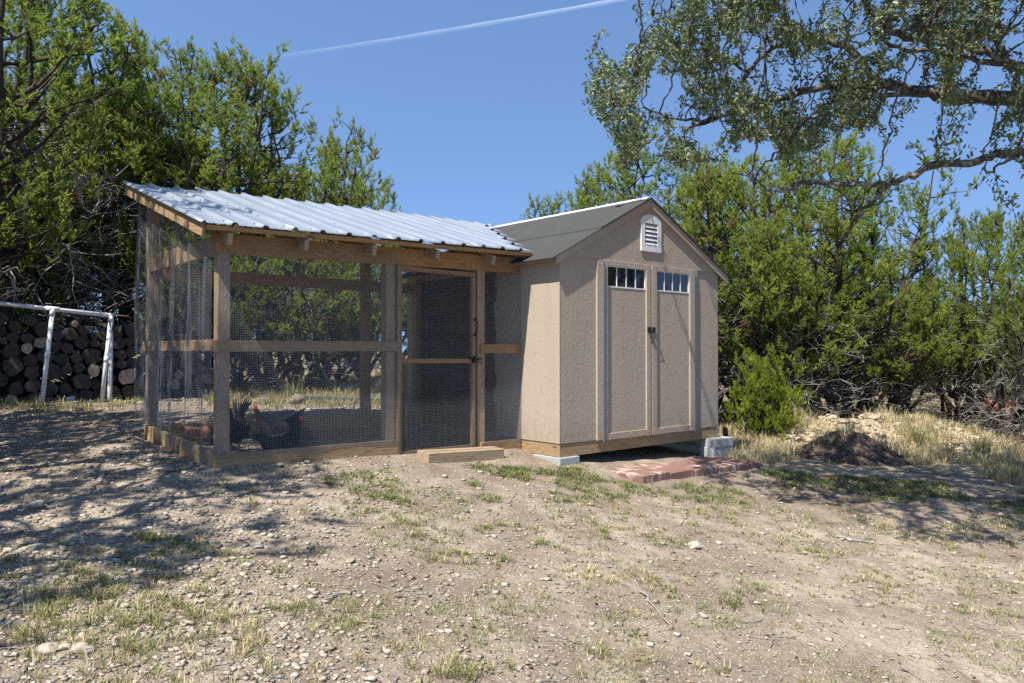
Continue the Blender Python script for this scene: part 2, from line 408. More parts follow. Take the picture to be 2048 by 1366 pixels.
def door(u0, u1, lw, rw, nm):
    d = panel(u0 + lw, u1 - rw, -.85, .643, -.006, .011, 'door', shed)
    d['label'] = nm
    for (a, b) in ((u0, u0 + lw), (u1 - rw, u1)):
        smb().box((a, -.024, -.918), (b, .011, .918), 2).build('stile', M['siding'], d, .0015)
    smb().box((u0 + lw, -.022, -.917), (u1 - rw, .011, -.85), 0).build('rail', M['siding'], d, .0015)
    smb().box((u0 + lw, -.022, .862), (u1 - rw, .011, .917), 0).build('rail', M['siding'], d, .0015)
    a, b = u0 + lw, u1 - rw
    fr = smb()
    fr.box((a, -.010, .643), (b, .004, .657)); fr.box((a, -.010, .855), (b, .004, .862)); fr.box((b - .014, -.0101, .6571), (b, .004, .8549)); fr.box((a, -.0101, .6571), (a + .008, .004, .8549))
    w_ = fr.build('window', M['white'], shed)
    n = 4; W = (b - .014 - a - .008) / n
    for i in range(n):
        smb().box((a + .008 + W * i, -.001, .657), (a + .008 + W * (i + 1) - .0002, .003, .855)).build('pane', M['glass'], w_)
        if i: smb().box((a + .008 + W * i - .0045, -.008, .6572), (a + .008 + W * i + .0045, -.0012, .8548)).build('glazing_bar', M['white'], w_)
    return d
door(.604, 1.350, .058, .068, 'left door, wider window, carrying the black latch')
door(1.372, 2.126, .085, .068, 'right door with a smaller window')
# latch
k = smb(); k.box((1.285, -.040, .225), (1.345, -.0245, .245)); k.box((1.30, -.050, .185), (1.345, -.026, .224)); k.box((1.285, -.034, .205), (1.299, -.0246, .218))
k.build('latch', M['black'], shed, .003)
k = smb(); k.tube([(1.385, -.03, .20), (1.385, -.055, .21), (1.392, -.055, .235), (1.40, -.03, .24)], .005, 6); k.box((1.378, -.034, .19), (1.405, -.0245, .25)); k.tube([(1.346, -.035, .235), (1.395, -.045, .232)], .006, 6)
k.build('latch_catch', M['black'], shed)
smb().tube([(1.388, -.05, .2), (1.386, -.042, .12), (1.384, -.03, .07)], .0018, 5).build('latch_cord', M['black'], shed)
# rake boards, roof, ridge
def rake(u0, u1):
    z0, z1 = rt(u0), rt(u1); smb_ = smb()
    smb_.prism([(u0, z0 - .088), (u1, z1 - .088), (u1, z1 - .006), (u0, z0 - .006)], -.040, -.0141); smb_.build('rake_board', M['siding'], shed, .0015)
rake(-.085, .62); rake(.622, AP[0]); rake(AP[0] + .001, 2.80)
for s_, nm in ((-1, 'roof_slope'), (1, 'roof_slope')):
    for j, (a, b) in enumerate(((0, .80), (.78, 1.475))):
        lift = .012 * (1 - j) + .004
        ua, ub = AP[0] + s_ * a, AP[0] + s_ * b
        k = smb(); poly = [(ua, rt(ua) + lift), (ub, rt(ub) + lift), (ub, rt(ub) - .006), (ua, rt(ua) - .006)]
        k.prism(poly, -.052, 2.74); k.build('roofing_strip', M['shingle'], shed, .002)
k = smb(); k.prism([(AP[0] + .0, rt(AP[0]) + .028), (AP[0] + .16, rt(AP[0] + .16) + .026), (AP[0] + .16, rt(AP[0] + .16) + .018), (AP[0], rt(AP[0]) + .017), (AP[0] - .035, rt(AP[0] - .035) + .018), (AP[0] - .035, rt(AP[0] - .035) + .026)], -.01, 2.77); k.build('ridge_cap', M['white'], shed)
k = smb(); k.box((-.085, -.01, rt(-.085) - .045), (-.065, 2.7, rt(-.085) - .008)); k.build('eave_board', M['siding'], shed)
k = smb(); k.box((-.064, .01, .885), (-.0065, 2.7, .893)); k.build('soffit', M['siding'], shed)
# gable vent
def arch(u0, u1, z0, zs, zt, n=9):
    c = (u0 + u1) / 2; r = (u1 - u0) / 2
    return [(u0, z0), (u1, z0)] + [(c + r * math.cos(PI * i / n), zs + (zt - zs) * math.sin(PI * i / n)) for i in range(n + 1)]
vt = smb().prism([(1.246, 1.122), (1.472, 1.122), (1.472, 1.355), (1.246, 1.355)], -.0155, -.0141).build('gable_vent', M['dark'], shed)
for nm, args in (('vent_frame', [(1.19, 1.25, 1.06, 1.365), (1.468, 1.53, 1.06, 1.365)]),):
    for (a, b, c, d) in args: smb().box((a, -.028, c + .062), (b, -.0142, d)).build(nm, M['white'], vt, .001)
smb().box((1.19, -.0282, 1.06), (1.53, -.0142, 1.121)).build('vent_frame', M['white'], vt, .001)
smb().prism(arch(1.19, 1.53, 1.3655, 1.385, 1.462)[:], -.0285, -.0142).build('vent_frame', M['white'], vt)
for i in range(5):
    z = 1.135 + i * .046
    smb().prism([(-.026, z), (-.016, z + .030), (-.0157, z + .024), (-.024, z - .004)], 1.25, 1.468, 0).build('louver', M['white'], vt)
# floor skids
smb().box((.0, .006, -1.036), (2.62, .044, -.908), 0).build('skid_beam', M['wood'], shed, .002)
smb().box((.002, .046, -1.034), (.040, 2.64, -.908), 1).build('skid_beam', M['wood'], shed, .002)
smb().box((2.58, .046, -1.034), (2.62, 2.64, -.908), 1).build('skid_beam', M['wood'], shed, .002)
smb().box((.041, .045, -.93), (2.58, 2.63, -.909), 0).build('floor', M['wood'], shed)
# concrete blocks
def block(u0, u1, v0, v1, z0, z1, label, grp='concrete blocks carrying the shed'):
    b = Vector(((u0 + u1) / 2, (v0 + v1) / 2, z0)); o = MB(b).box((u0, v0, z0), (u1, v1, z1)).build('concrete_block', M['conc'], None, .004, label=label, cat='block', group=grp)
    o.location = FR(b.x, b.y, b.z); o.rotation_euler = (0, 0, ANG)
block(-.03, .24, -.03, .37, -1.20, -1.038, 'grey concrete block under the near corner of the shed')
block(2.40, 2.78, -.12, .08, -1.135, -1.038, 'upper pale concrete block at the shed corner right of the red paving')
block(2.385, 2.77, -.115, .085, -1.28, -1.136, 'lower concrete block at the shed corner right of the red paving')
# ------------------------------------------------------------------ chicken run
run = empty('chicken_run', FR(-1.5, 1.4, -1.0), ANG, label='lean-to chicken run of treated timber and wire mesh with metal roof', cat='chicken run')
OR = Vector((-1.5, 1.4, -1.0))
def rmb(): return MB(OR)
def tilt(u): return .0165 * (min(u, .05) + 3.08)
def post(u0, v0, z0, z1, nm='post', wd=.092, mat='wood_grey'): return rmb().box((u0, v0, z0), (u0 + wd, v0 + wd, z1), 2).build(nm, M[mat], run, .003)
post(-3.058, .58, -1.0, .735); post(-1.582, .58, -1.05, .76); post(-.553, .58, -1.12, .775)
post(-3.075, 2.305, -.95, 1.47); post(-.815, 2.305, -1.1, 1.47, mat='wood'); post(-.10, 2.33, -1.1, 1.47, mat='wood')
k = rmb(); k.beam((-3.075, .6, .734 + .078), (-.01, .6, .783 + .078), .04, .155); k.build('front_beam', M['wood_gold'], run, .003)
k = rmb(); k.beam((-3.055, .625, .80), (-3.055, 2.303, .795), .04, .15); k.build('side_beam', M['wood'], run, .003)
k = rmb(); k.beam((-2.982, 2.325, .72), (-.818, 2.325, .72), .04, .115); k.build('back_rail', M['wood'], run, .003)
k = rmb(); k.beam((-.722, 2.325, .72), (-.02, 2.325, .72), .04, .115); k.build('back_rail', M['wood'], run, .003)
k = rmb(); k.beam((-3.09, .575, .03), (-1.462, .575, .033), .036, .088); k.build('middle_rail', M['wood'], run, .003)
k = rmb(); k.beam((-.53, .575, .012), (-.008, .575, .012), .036, .088); k.build('middle_rail', M['wood_gold'], run, .003)
k = rmb(); k.beam((-3.083, .60, .035), (-3.083, 2.40, .035), .036, .088); k.build('middle_rail', M['wood'], run, .003)
k = rmb(); k.beam((-3.09, .572, -.862), (-1.475, .572, -.872), .04, .150); k.build('sill_board', M['wood'], run, .003)
k = rmb(); k.beam((-.525, .575, -.978), (-.01, .575, -.978), .04, .148); k.build('sill_board', M['wood'], run, .003)
k = rmb(); k.beam((-3.07, .60, -.85), (-3.07, 2.38, -.77), .04, .15); k.build('sill_board', M['wood'], run, .003)
k = rmb(); k.beam((-2.98, 2.33, -.78), (-.02, 2.33, -.80), .04, .15); k.build('sill_board', M['wood'], run, .003)
rmb().box((-1.480, .556, -1.0), (-1.455, .65, .758), 2).build('door_jamb', M['wood'], run, .002)
rmb().box((-3.24, .385, .0), (-3.24, .385, .0))
k = rmb(); k.beam((-3.215, .388, .892), (-.02, .388, .953), .035, .034); k.build('eave_batten', M['wood_gold'], run, .002)
def zroof(u, v): return .925 + tilt(u) + .302 * (v - .38)
for i, u in enumerate((-3.03, -2.42, -1.80, -1.145, -.485, -.026)):
    a = (u, .41, zroof(u, .405) - .108); b = (u, 2.52, zroof(u, 2.52) - .098)
    rmb().beam(a, b, .038, .09).build('rafter', M['wood_grey'], run, .002)
rmb().beam((-3.222, .42, zroof(-3.2, .42) - .06), (-3.222, 2.50, zroof(-3.2, 2.5) - .06), .022, .10).build('rake_board', M['wood'], run, .002)
for v in (1.0, 1.7, 2.45):
    rmb().beam((-3.205, v, zroof(-3.2, v) - .030), (-.02, v, zroof(-.02, v) - .030), .036, .034).build('purlin', M['wood'], run, .002)
# corrugated sheets
def sheet(ua, ub, v1, lift, first):
    us = []
    r0 = -3.013 + .236 * math.ceil((ua - .035 + 3.013) / .236)
    prof = [(ua, 0)]
    r = r0
    while r < ub + .04:
        for (d, h) in ((-.118, 0), (-.085, 0), (-.078, .004), (-.071, 0), (-.030, 0), (-.016, .021), (.016, .021), (.030, 0), (.071, 0), (.078, .004), (.085, 0)):
            if ua < r + d < ub: prof.append((r + d, h))
        r += .236
    prof.append((ub, 0)); prof.sort()
    N = 12; V = []; Fc = []
    for i, (u, h) in enumerate(prof):
        v0 = .36
        if u > -.02:
            seg = math.floor((u + .02) / .236) + 1
            ue = seg * .236 - .02
            v0 = max(.36, .38 + (rt(min(ue, 1.3)) + .03 - .925 - tilt(0)) / .302)
            v0 = min(v0, v1 - .1)
        for j in range(N + 1):
            v = v0 + (v1 - v0) * j / N
            V.append((u, v, zroof(u, v) + .001 + h + lift ))
    V = np.array(V) - np.array(OR)
    for i in range(len(prof) - 1):
        for j in range(N): Fc.append((i * (N + 1) + j, (i + 1) * (N + 1) + j, (i + 1) * (N + 1) + j + 1, i * (N + 1) + j + 1))
    o = link('roof_sheet', npmesh('roof_sheet', V, Fc, M['roofmetal']), run)
    m = o.modifiers.new('solid', 'SOLIDIFY'); m.thickness = .0015; m.offset = 1
sheet(-3.262, -2.50, 2.50, 0, True)
sheet(-2.56, -1.60, 2.62, .006, 0); sheet(-1.65, -.66, 2.60, .009, 0); sheet(-.70, .29, 2.60, .012, 0); sheet(.25, 1.24, 2.60, .015, 0)
k = rmb()
for u in np.arange(-3.1, 0, .236):
    for v in (.5, 1.0, 1.7, 2.42): k.box((u - .004 + .05, v - .004, zroof(u, v) + .006), (u + .004 + .05, v + .004, zroof(u, v) + .015))
k.build('roof_screws', M['galv'], run, kind='stuff')
# wire mesh
def wires(name, fn, s0, s1, t0, t1, par, off, pitch=.0135, r=.0005, ns=1, ntt=1, top=None, bot=None):
    V = []; Fc = []
    def strand(pts):
        b = len(V); n = len(pts)
        for p in pts:
            for (a, c) in ((-r, -r), (r, -r), (r, r), (-r, r)): V.append((p, a, c))
        return b, n
    Vo = []
    def add(path, d1, d2):
        b = len(Vo)
        for p in path:
            for (a, c) in ((-r, -r), (r, -r), (r, r), (-r, r)):
                Vo.append((p[0] + d1[0] * a + d2[0] * c, p[1] + d1[1] * a + d2[1] * c, p[2] + d1[2] * a + d2[2] * c))
        for i in range(len(path) - 1):
            for k_ in range(4): Fc.append((b + i * 4 + k_, b + i * 4 + (k_ + 1) % 4, b + i * 4 + 4 + (k_ + 1) % 4, b + i * 4 + 4 + k_))
    s = s0
    while s <= s1:
        ta = bot(s) if bot else t0; tb = top(s) if top else t1
        add([fn(s, ta + (tb - ta) * j / ntt) for j in range(ntt + 1)], (1, 0, 0), (0, 1, 0)); s += pitch
    t = t0
    while t <= t1:
        sa, sb = s0, s1
        ss = [sa + (sb - sa) * j / ns for j in range(ns + 1)]
        if top or bot:
            ss = [x for x in ss if (not top or t <= top(x)) and (not bot or t >= bot(x))]
        if len(ss) > 1: add([fn(x, t) for x in ss], (0, 0, 1), (0, 1, 0) if abs(fn(s1, t)[0] - fn(s0, t)[0]) > .1 else (1, 0, 0))
        t += pitch
    V_ = np.array(Vo) - np.array(off)
    return link(name, npmesh(name, V_, Fc, M['wire']), par, kind='stuff')
wires('wire_mesh', lambda s, t: (s, .549 + .003 * math.sin(s * 9) * math.sin(t * 5), t), -3.10, -1.462, -.82, .885, run, OR, ns=16, ntt=16)
wires('wire_mesh', lambda s, t: (s, .552 + .003 * math.sin(s * 9 + t * 4), t), -.53, -.004, -.93, .93, run, OR, r=.0004, ns=8, ntt=12)
wires('wire_mesh', lambda s, t: (s, 2.355, t), -3.0, -.02, -.75, 1.45, run, OR, pitch=.027, r=.0004)
def wavy(s, t):
    a = .018 * math.sin(s * 17 + t * 1.1) + .005 * math.sin(s * 43 + 1.7 * t + 1) + .012 * math.sin(s * 7 - 2 * t) + .0015 * math.sin(s * 90 + t * 3)
    a *= min(1, (s - .55) * 4) * (.35 + .65 * abs(math.sin((t + .0) * 1.9)))
    return (-3.118 + a, s, t)
wires('wire_mesh', wavy, .55, 2.56, -.86, 1.56, run, OR, ns=64, ntt=26, top=lambda s: zroof(-3.1, s) - .07, bot=lambda s: -.86 + .10 * (s - .55))
# gate
gate = rmb().box((-.624, .57, -.93), (-.586, .608, .752), 2).build('gate', M['wood'], run, .002)
rmb().box((-1.449, .57, -.93), (-1.424, .608, .745), 2).build('gate_stile', M['wood'], gate, .002)
rmb().beam((-1.449, .589, .738), (-.586, .589, .728), .037, .04).build('gate_rail', M['wood_gold'], gate, .002)
rmb().beam((-1.423, .589, -.098), (-.625, .589, -.105), .037, .042).build('gate_rail', M['wood_gold'], gate, .002)
rmb().beam((-1.423, .589, -.925), (-.625, .589, -.93), .037, .03).build('gate_rail', M['wood'], gate, .002)
wires('gate_mesh', lambda s, t: (s, .564, t), -1.448, -.59, -.94, .75, gate, OR, r=.0004, ns=1, ntt=1)
k = rmb(); k.tube([(-.598, .560, .29), (-.598, .535, .275), (-.598, .530, .22), (-.598, .535, .165), (-.598, .560, .15)], .006, 6)
k.box((-.614, .556, .28), (-.584, .5625, .305)); k.box((-.614, .556, .135), (-.584, .5625, .16)); k.build('gate_handle', M['black'], gate)
k = rmb(); k.box((-.665, .545, -.085), (-.585, .562, -.065)); k.box((-.640, .535, -.125), (-.590, .562, -.0851)); k.build('gate_latch', M['black'], gate, .003)
k = rmb(); k.tube([(-.545 + .022 * math.cos(t), .555 - .012, -.10 + .03 * math.sin(t)) for t in np.linspace(0, 6.0, 12)], .0035, 5); k.tube([(-.585, .55, -.09), (-.535, .55, -.095)], .006, 6); k.build('latch_ring', M['black'], run)
# dark boards added on the inner wall to deepen its shade, and a post
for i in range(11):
    rmb().box((-.034 - .004 * (i % 2), .95 + .02 * (i % 3), -.86 + .152 * i), (-.012, 2.31, -.86 + .152 * i + .147), 1).build('shade_board', M['wood_shade'], run, .002)
k = rmb(); k.box((-.62, 1.9, -1.05), (-.50, 1.99, -.10), 2); k.build('inner_post', M['wood'], run)
# step
st = empty('wooden_step', FR(-1.0, .40, -1.12), ANG, label='low step of two weathered timbers in front of the mesh gate', cat='step')
for (a, b, z1) in ((.29, .381, -.915), (.383, .475, -.907)):
    MB((-1.0, .40, -1.12)).beam((-1.33, (a + b) / 2, z1 - .04), (-.455, (a + b) / 2, z1 - .075), .089, .10).build('timber', M['wood_grey'], st, .005)
# ------------------------------------------------------------------ red pavers
SC.view_layers[0].update()
pav = empty('paving_pad', FR(1.4, -.45, -1.22), ANG, label='red brick paver pad laid on the dirt before the shed doors', cat='paving')
OP = Vector((1.4, -.45, -1.22))
for r_, (v0, v1, ustart) in enumerate(((-.365, -.03, .42), (-.705, -.37, .38))):
    for i in range(5):
        u0 = ustart + .405 * i; zt = -1.170 - .016 * i + (.006 if r_ else 0)
        k = MB(OP); k.box((u0, v0, zt - .10), (u0 + .40, v1, zt), 0)
        o = k.build('paver', M['paver'], pav, .008)
# ------------------------------------------------------------------ hens
def hen(name, loc, rz, mat, comb, label, scale=1, head=1, tailup=.5, sit=False):
    rt_ = empty(name, loc, rz, label=label, cat='hen', group='hens in the wire run')
    rt_.scale = (scale * .74,) * 3
    # spine points (x forward, z up, half width, half height)
    H = .03 if sit else .12
    if head: neck = [(.13, H + .17, .055, .06), (.165, H + .225, .035, .04), (.185, H + .275, .027, .028), (.20, H + .315, .027, .028), (.222, H + .325, .020, .020), (.238, H + .322, .008, .008)]
    else: neck = [(.13, H + .12, .055, .06), (.175, H + .09, .035, .035), (.205, H + .05, .028, .028), (.225, H + .03, .026, .026), (.24, H + .015, .018, .018), (.25, H + .01, .006, .006)]
    sp = [(-.235, H + .18 + .10 * tailup, .004, .02), (-.20, H + .15 + .08 * tailup, .02, .05), (-.15, H + .12 + .05 * tailup, .05, .075), (-.09, H + .10, .085, .10), (-.01, H + .085, .10, .112), (.06, H + .10, .095, .105), (.105, H + .135, .075, .085)] + neck
    pts = []; fs = []; n = 14; nrm = []
    for i, (x, z, a, b) in enumerate(sp):
        x0, z0 = sp[max(i - 1, 0)][:2]; x1, z1 = sp[min(i + 1, len(sp) - 1)][:2]
        d = Vector((x1 - x0, 0, z1 - z0)).normalized(); u_ = Vector((-d.z, 0, d.x))
        for q in range(n):
            t = 2 * PI * q / n
            pts.append(Vector((x, 0, z)) + u_ * (b * math.cos(t)) + Vector((0, 1, 0)) * (a * math.sin(t)))
    for i in range(len(sp) - 1):
        for q in range(n): fs.append((i * n + q, i * n + (q + 1) % n, (i + 1) * n + (q + 1) % n, (i + 1) * n + q))
    fs += [tuple(range(n)), tuple((len(sp) - 1) * n + q for q in range(n))[::-1]]
    b = MB(); b.quadset(pts, fs, [tuple(p) for p in pts]); o = b.build('body', mat, rt_, smooth=True)
    s_ = o.modifiers.new('sub', 'SUBSURF'); s_.levels = s_.render_levels = 1
    k = MB()
    for j in range(9):
        a = (j - 4) / 4; base = Vector((-.15, a * .02, H + .14 + .03 * tailup)); tip = Vector((-.30 + .03 * abs(a), a * .09, H + .20 + .15 * tailup - .07 * abs(a)))
        m_ = (base + tip) / 2 + Vector((-.01, 0, .03)); w_ = Vector((.012, .004, .022))
        k.quadset([base, m_ - w_, tip, m_ + w_], [(0, 1, 2, 3)], [(0, 0, 0)] * 4)
    tl = k.build('tail', mat, rt_); sm = tl.modifiers.new('solid', 'SOLIDIFY'); sm.thickness = .006
    hx, hz = (sp[-2][0], sp[-2][1])
    for s2 in (-1, 1):
        k = MB(); w0 = []
        for q in range(12):
            t = 2 * PI * q / 12; w0.append((-.03 + .12 * math.cos(t) , s2 * (.098 + .012 * (1 - abs(math.cos(t)))), H + .105 + .062 * math.sin(t) - .02 * math.cos(t)))
        c0 = [(p[0], s2 * .085, p[2]) for p in w0]
        k.quadset(w0 + c0, [tuple(range(12))] + [(i, (i + 1) % 12, 12 + (i + 1) % 12, 12 + i) for i in range(12)], w0 + c0); k.build('wing', mat, rt_)
    k = MB(); pr = [(hx - .035, hz + .012), (hx + .005, hz + .010), (hx + .012, hz + .028), (hx, hz + .030), (hx - .004, hz + .045), (hx - .013, hz + .032), (hx - .022, hz + .046), (hx - .03, hz + .030), (hx - .04, hz + .034)]
    k.prism(pr, -.004, .004); k.build('comb', comb, rt_)
    k = MB(); k.prism([(hx - .008, hz - .012), (hx + .008, hz - .010), (hx + .008, hz - .035), (hx - .002, hz - .042), (hx - .012, hz - .03)], -.010, .010); k.build('wattle', comb, rt_)
    k = MB(); k.tube([(hx + .008, 0, hz + .002), (hx + .022, 0, hz - .001), (hx + .036, 0, hz - .008)], [.009, .006, .001], 6); k.build('beak', M['horn'], rt_)
    for s2 in (-1, 1):
        k = MB(); y = s2 * .04
        if sit: k.tube([(.0, y, H + .02), (.02, y, .012), (.06, y, .008)], [.02, .008, .005], 6)
        else:
            k.tube([(.0, y, H + .03), (.015, y, H - .02), (-.005, y, .06), (.0, y, .01)], [.032, .016, .007, .006], 6)
            for t in (-.5, 0, .5, PI): k.tube([(0, y, .01), (.045 * math.cos(t), y + .045 * math.sin(t), .004)], [.006, .003], 5)
        k.build('leg', M['horn'], rt_)
        e = MB(); e.tube([(hx - .012, s2 * .018, hz + .004), (hx - .012, s2 * .026, hz + .004)], .004, 6); e.build('eye', M['horn'], rt_)
    return rt_
M['horn'] = m_plain('horn_beak', (.30, .27, .20), .5)
M['comb'] = m_plain('red_comb', (.50, .025, .03), .5)
M['feather_black'] = m_plain('black_feathers', (.012, .013, .018), .75, 0, .2, .5, 60)
M['feather_red'] = m_plain('russet_feathers', (.17, .065, .025), .6, 0, .4, .4, 60)
def frg(u, v): p = FR(u, v, 0); return Vector((p.x, p.y, float(ground(p.x, p.y))))
hen('hen', frg(-2.45, .80) + Vector((0, 0, .0)), ANG + .1, M['feather_black'], M['comb'], 'black hen crouching nearest the front wire, its red comb showing', 1.15, 1, .2, True)
hen('hen', frg(-2.68, 1.22), ANG - 2.2, M['feather_black'], M['comb'], 'black hen with upright tail standing behind the corner post', 1.25, 1, 1.6)
hen('hen', frg(-2.30, 1.25), ANG + 2.6, M['feather_black'], M['comb'], 'black hen in the middle of the three, head turned left', 1.15, 1, .9)
hen('hen', frg(-2.72, 1.95) - Vector((0, 0, .05)), ANG - .4, M['feather_red'], M['comb'], 'ginger hen pecking behind the side wire', 1.0, 0, .2)
# ------------------------------------------------------------------ wood pile
M['__'] = None
def log_mesh(r, L, endm, seed):
    rg = random.Random(seed); b = MB(); n = 12
    rr = [r * (1 + rg.uniform(-.20, .16)) for _ in range(n)]
    pts = []; gr = []
    for i, y in enumerate((0, .012, L * .5, L)):
        for q in range(n):
            t = 2 * PI * q / n; s_ = rr[q] * (.97 if i == 0 else 1.0 + rg.uniform(-.03, .03))
            pts.append((s_ * math.cos(t), y, s_ * math.sin(t))); gr.append((y, s_ * math.cos(t), s_ * math.sin(t)))
    pts.append((rg.uniform(-.01, .01), -.003, rg.uniform(-.01, .01))); gr.append((0, 0, 0))
    fs = [(i * n + q, (i + 1) * n + q, (i + 1) * n + (q + 1) % n, i * n + (q + 1) % n) for i in range(3) for q in range(n)]
    b.quadset(pts, fs, gr)
    b.mi = 1; c = len(pts) - 1
    b.f += [(q, (q + 1) % n, c) for q in range(n)]; b.m += [1] * n
    me = bpy.data.meshes.new('log'); me.from_pydata(b.v, [], b.f); me.materials.append(M['logbark']); me.materials.append(endm)
    me.polygons.foreach_set('material_index', b.m); at = me.attributes.new('gr', 'FLOAT_VECTOR', 'POINT'); at.data.foreach_set('vector', [x for g in b.g for x in g])
    me.polygons.foreach_set('use_smooth', [True] * (3 * n) + [False] * n); me.update(); return me
LM = {}
for r in (.05, .065, .08, .095, .11):
    LM[r] = [log_mesh(r, .42, M['end_dark'], 10 * i + int(r * 1000)) for i in range(3)] + [log_mesh(r, .42, M['end_pale'], 77 + int(r * 1000))]
WA = Vector((-6.15, 8.75)); WD = Vector((.76, .65)).normalized(); WN = Vector((-WD.y, WD.x))
WANG = math.atan2(WD.y, WD.x)
def wpos(s, n_=0): p = WA + WD * s + WN * n_; return p.x, p.y
rl = random.Random(5)
skyline = {}
def top_at(s): return max([z for (a, z) in skyline.items() if abs(a - s) < .04] or [0])
placed = []
for row in range(11):
    s = -.35 + rl.uniform(0, .1)
    while s < 2.75:
        r = rl.choice((.05, .065, .065, .08, .08, .095, .11)); s += r
        lim = 1.06 - .10 * (s / 2.4) + rl.uniform(-.08, .08)
        if s > 2.1: lim -= (s - 2.1) * .9
        zc = r
        for (ps, pz, pr) in placed:
            dx_ = abs(ps - s)
            if dx_ < (pr + r) * .97: zc = max(zc, pz + math.sqrt(max(0, ((pr + r) * .97) ** 2 - dx_ ** 2)))
        if zc + r < lim:
            placed.append((s, zc, r))
        s += r * rl.uniform(.9, 1.15)
for (s, zc, r) in placed:
    n_ = rl.uniform(-.05, .06); x, y = wpos(s, n_); pale = rl.random() < .09
    o = link('log', LM[r][3 if pale else rl.randrange(3)]); o.location = (x, y, float(ground(*wpos(s))) + zc - .02)
    o.rotation_euler = (rl.uniform(-.04, .04), rl.uniform(0, 6.28), WANG + rl.uniform(-.12, .12))
    course = ['bottom', 'second', 'third', 'fourth', 'fifth', 'sixth', 'seventh', 'top'][min(7, int(zc / .145))]
    zone = 'left of both pipe posts' if s < .55 else 'just left of the first pipe post' if s < .85 else 'just right of the first pipe post' if s < 1.15 else 'midway between the pipe posts' if s < 1.5 else 'just left of the second pipe post' if s < 1.8 else 'right of the second pipe post' if s < 2.15 else 'at the right end behind the wire'
    size = 'thin' if r < .06 else 'smallish' if r < .07 else 'medium' if r < .09 else 'thick' if r < .1 else 'thickest'
    tag(o, '%s %s log end in the %s course, %s' % (size, 'pale' if pale else 'dark', course, zone), 'log', group='pale-ended logs in the firewood pile' if pale else 'dark logs in the firewood pile')
for j, (s, z, a, ln, lab) in enumerate(((1.45, 1.05, .5, .5, 'thin grey bark-covered log lying slantwise on top of the firewood pile'), (.95, 1.10, -.3, .35, 'short stub of log leaning out near the top of the pile'))):
    x, y = wpos(s, -.10); o = link('log', log_mesh(.042, ln, M['end_pale'], 300 + j)); o.location = (x, y, float(ground(x, y)) + z - .14); o.rotation_euler = (.25, a, WANG + .9 * (1 if j == 0 else -.4))
    tag(o, lab, 'log')
rack = empty('pipe_rack', (*wpos(1.0, -.3), float(ground(*wpos(1.0, -.3)))), 0, label='white plastic pipe frame standing before the firewood pile', cat='rack')
OK_ = rack.location.copy()
def W3(px, py, d): return Vector(((px - 1024) / F * d, d, (700 - py) / F * d + EYE))
tA, tB, tC = W3(-140, 592, 8.35), W3(105, 618, 8.75), W3(222, 631, 9.15)
bB, bC = W3(84, 802, 8.60), W3(204, 802, 9.0); bB.z = float(ground(bB.x, bB.y)); bC.z = float(ground(bC.x, bC.y))
def pipe(pts, r, nm='pipe'): MB(OK_).tube(pts, r, 12).build(nm, M['pvc'], rack, smooth=True)
pipe([tA, tC], .024); pipe([tB, bB], .024); pipe([tC, bC], .024)
tC2 = tC * 1.05; tC2.z = tC.z + .01; tC2.x -= .0; pipe([tC, tC2], .028); pipe([tC2, Vector((tC2.x - .02, tC2.y, .45))], .028)
for (c, d) in ((tB, (tC - tA).normalized()),): pipe([c - d * .07, c + d * .07], .030, 'pipe_fitting')
for a, b in ((tB, bB), (tC, bC)):
    d = (b - a).normalized(); pipe([a - d * .0, a + d * .085], .030, 'pipe_fitting'); pipe([a + d * .50, a + d * .57], .028, 'pipe_fitting'); 
pipe([tC - (tC - tA).normalized() * .07, tC + (tC - tA).normalized() * .02], .030, 'pipe_fitting')
px_, py_ = pix(112, 803); p2x, p2y = pix(150, 802)
o = MB((px_, py_, 0)).tube([(px_, py_, float(ground(px_, py_)) + .03), (p2x, p2y, float(ground(p2x, p2y)) + .03)], .03, 12).build('pipe_offcut', M['pvc'], None, smooth=True, label='short white pipe offcut lying on the ground by the firewood', cat='pipe'); o.location = (px_, py_, 0)
# ------------------------------------------------------------------ things behind the run and beside the shed
def rockmesh(name, seed, r, fl=.6, mat=None, sub=3, nm_=None):
    import bmesh
    bm = bmesh.new(); bmesh.ops.create_icosphere(bm, subdivisions=sub, radius=1)
    rg = np.random.default_rng(seed); dirs = rg.normal(size=(9, 3)); dirs /= np.linalg.norm(dirs, axis=1)[:, None]; cut = rg.uniform(.55, .95, 9)
    for v in bm.verts:
        c = np.array(v.co)
        for d, ct in zip(dirs, cut):
            q = c @ d
            if q > ct: c = c - d * (q - ct) * .92
        c = c * (1 + .06 * (fbm(c[0] * 4 + seed, c[1] * 4 + c[2] * 3) - .5)); v.co = Vector((c[0] * r, c[1] * r * .75, c[2] * r * fl))
    me = bpy.data.meshes.new(name); bm.to_mesh(me); bm.free(); me.materials.append(mat or M['stone'])
    at = me.attributes.new('tint', 'FLOAT', 'POINT'); at.data.foreach_set('value', [float(rg.uniform(.4, .9)) if nm_ is None else nm_] * len(me.vertices)); return me
def rock(px, py, r, seed, label, fl=.6, group=None, sink=.3, nm='rock', cat='rock'):
    x, y = pix(px, py); o = link(nm, rockmesh(nm, seed, r, fl, nm_=.1 if seed in (5, 6) else None)); o.location = (x, y, float(ground(x, y)) + r * fl * (1 - sink) - .0)
    o.rotation_euler = (0, 0, random.uniform(0, 6)); return tag(o, label, cat, group)
rock(592, 808, .135, 5, 'rounded brown boulder on the grass seen through the run', .55)
rock(525, 806, .17, 6, 'low dark flat boulder left of the rounded boulder behind the run', .25)
rock(330, 943, .085, 8, 'flat pale limestone slab on the gravel left of the run corner', .3)
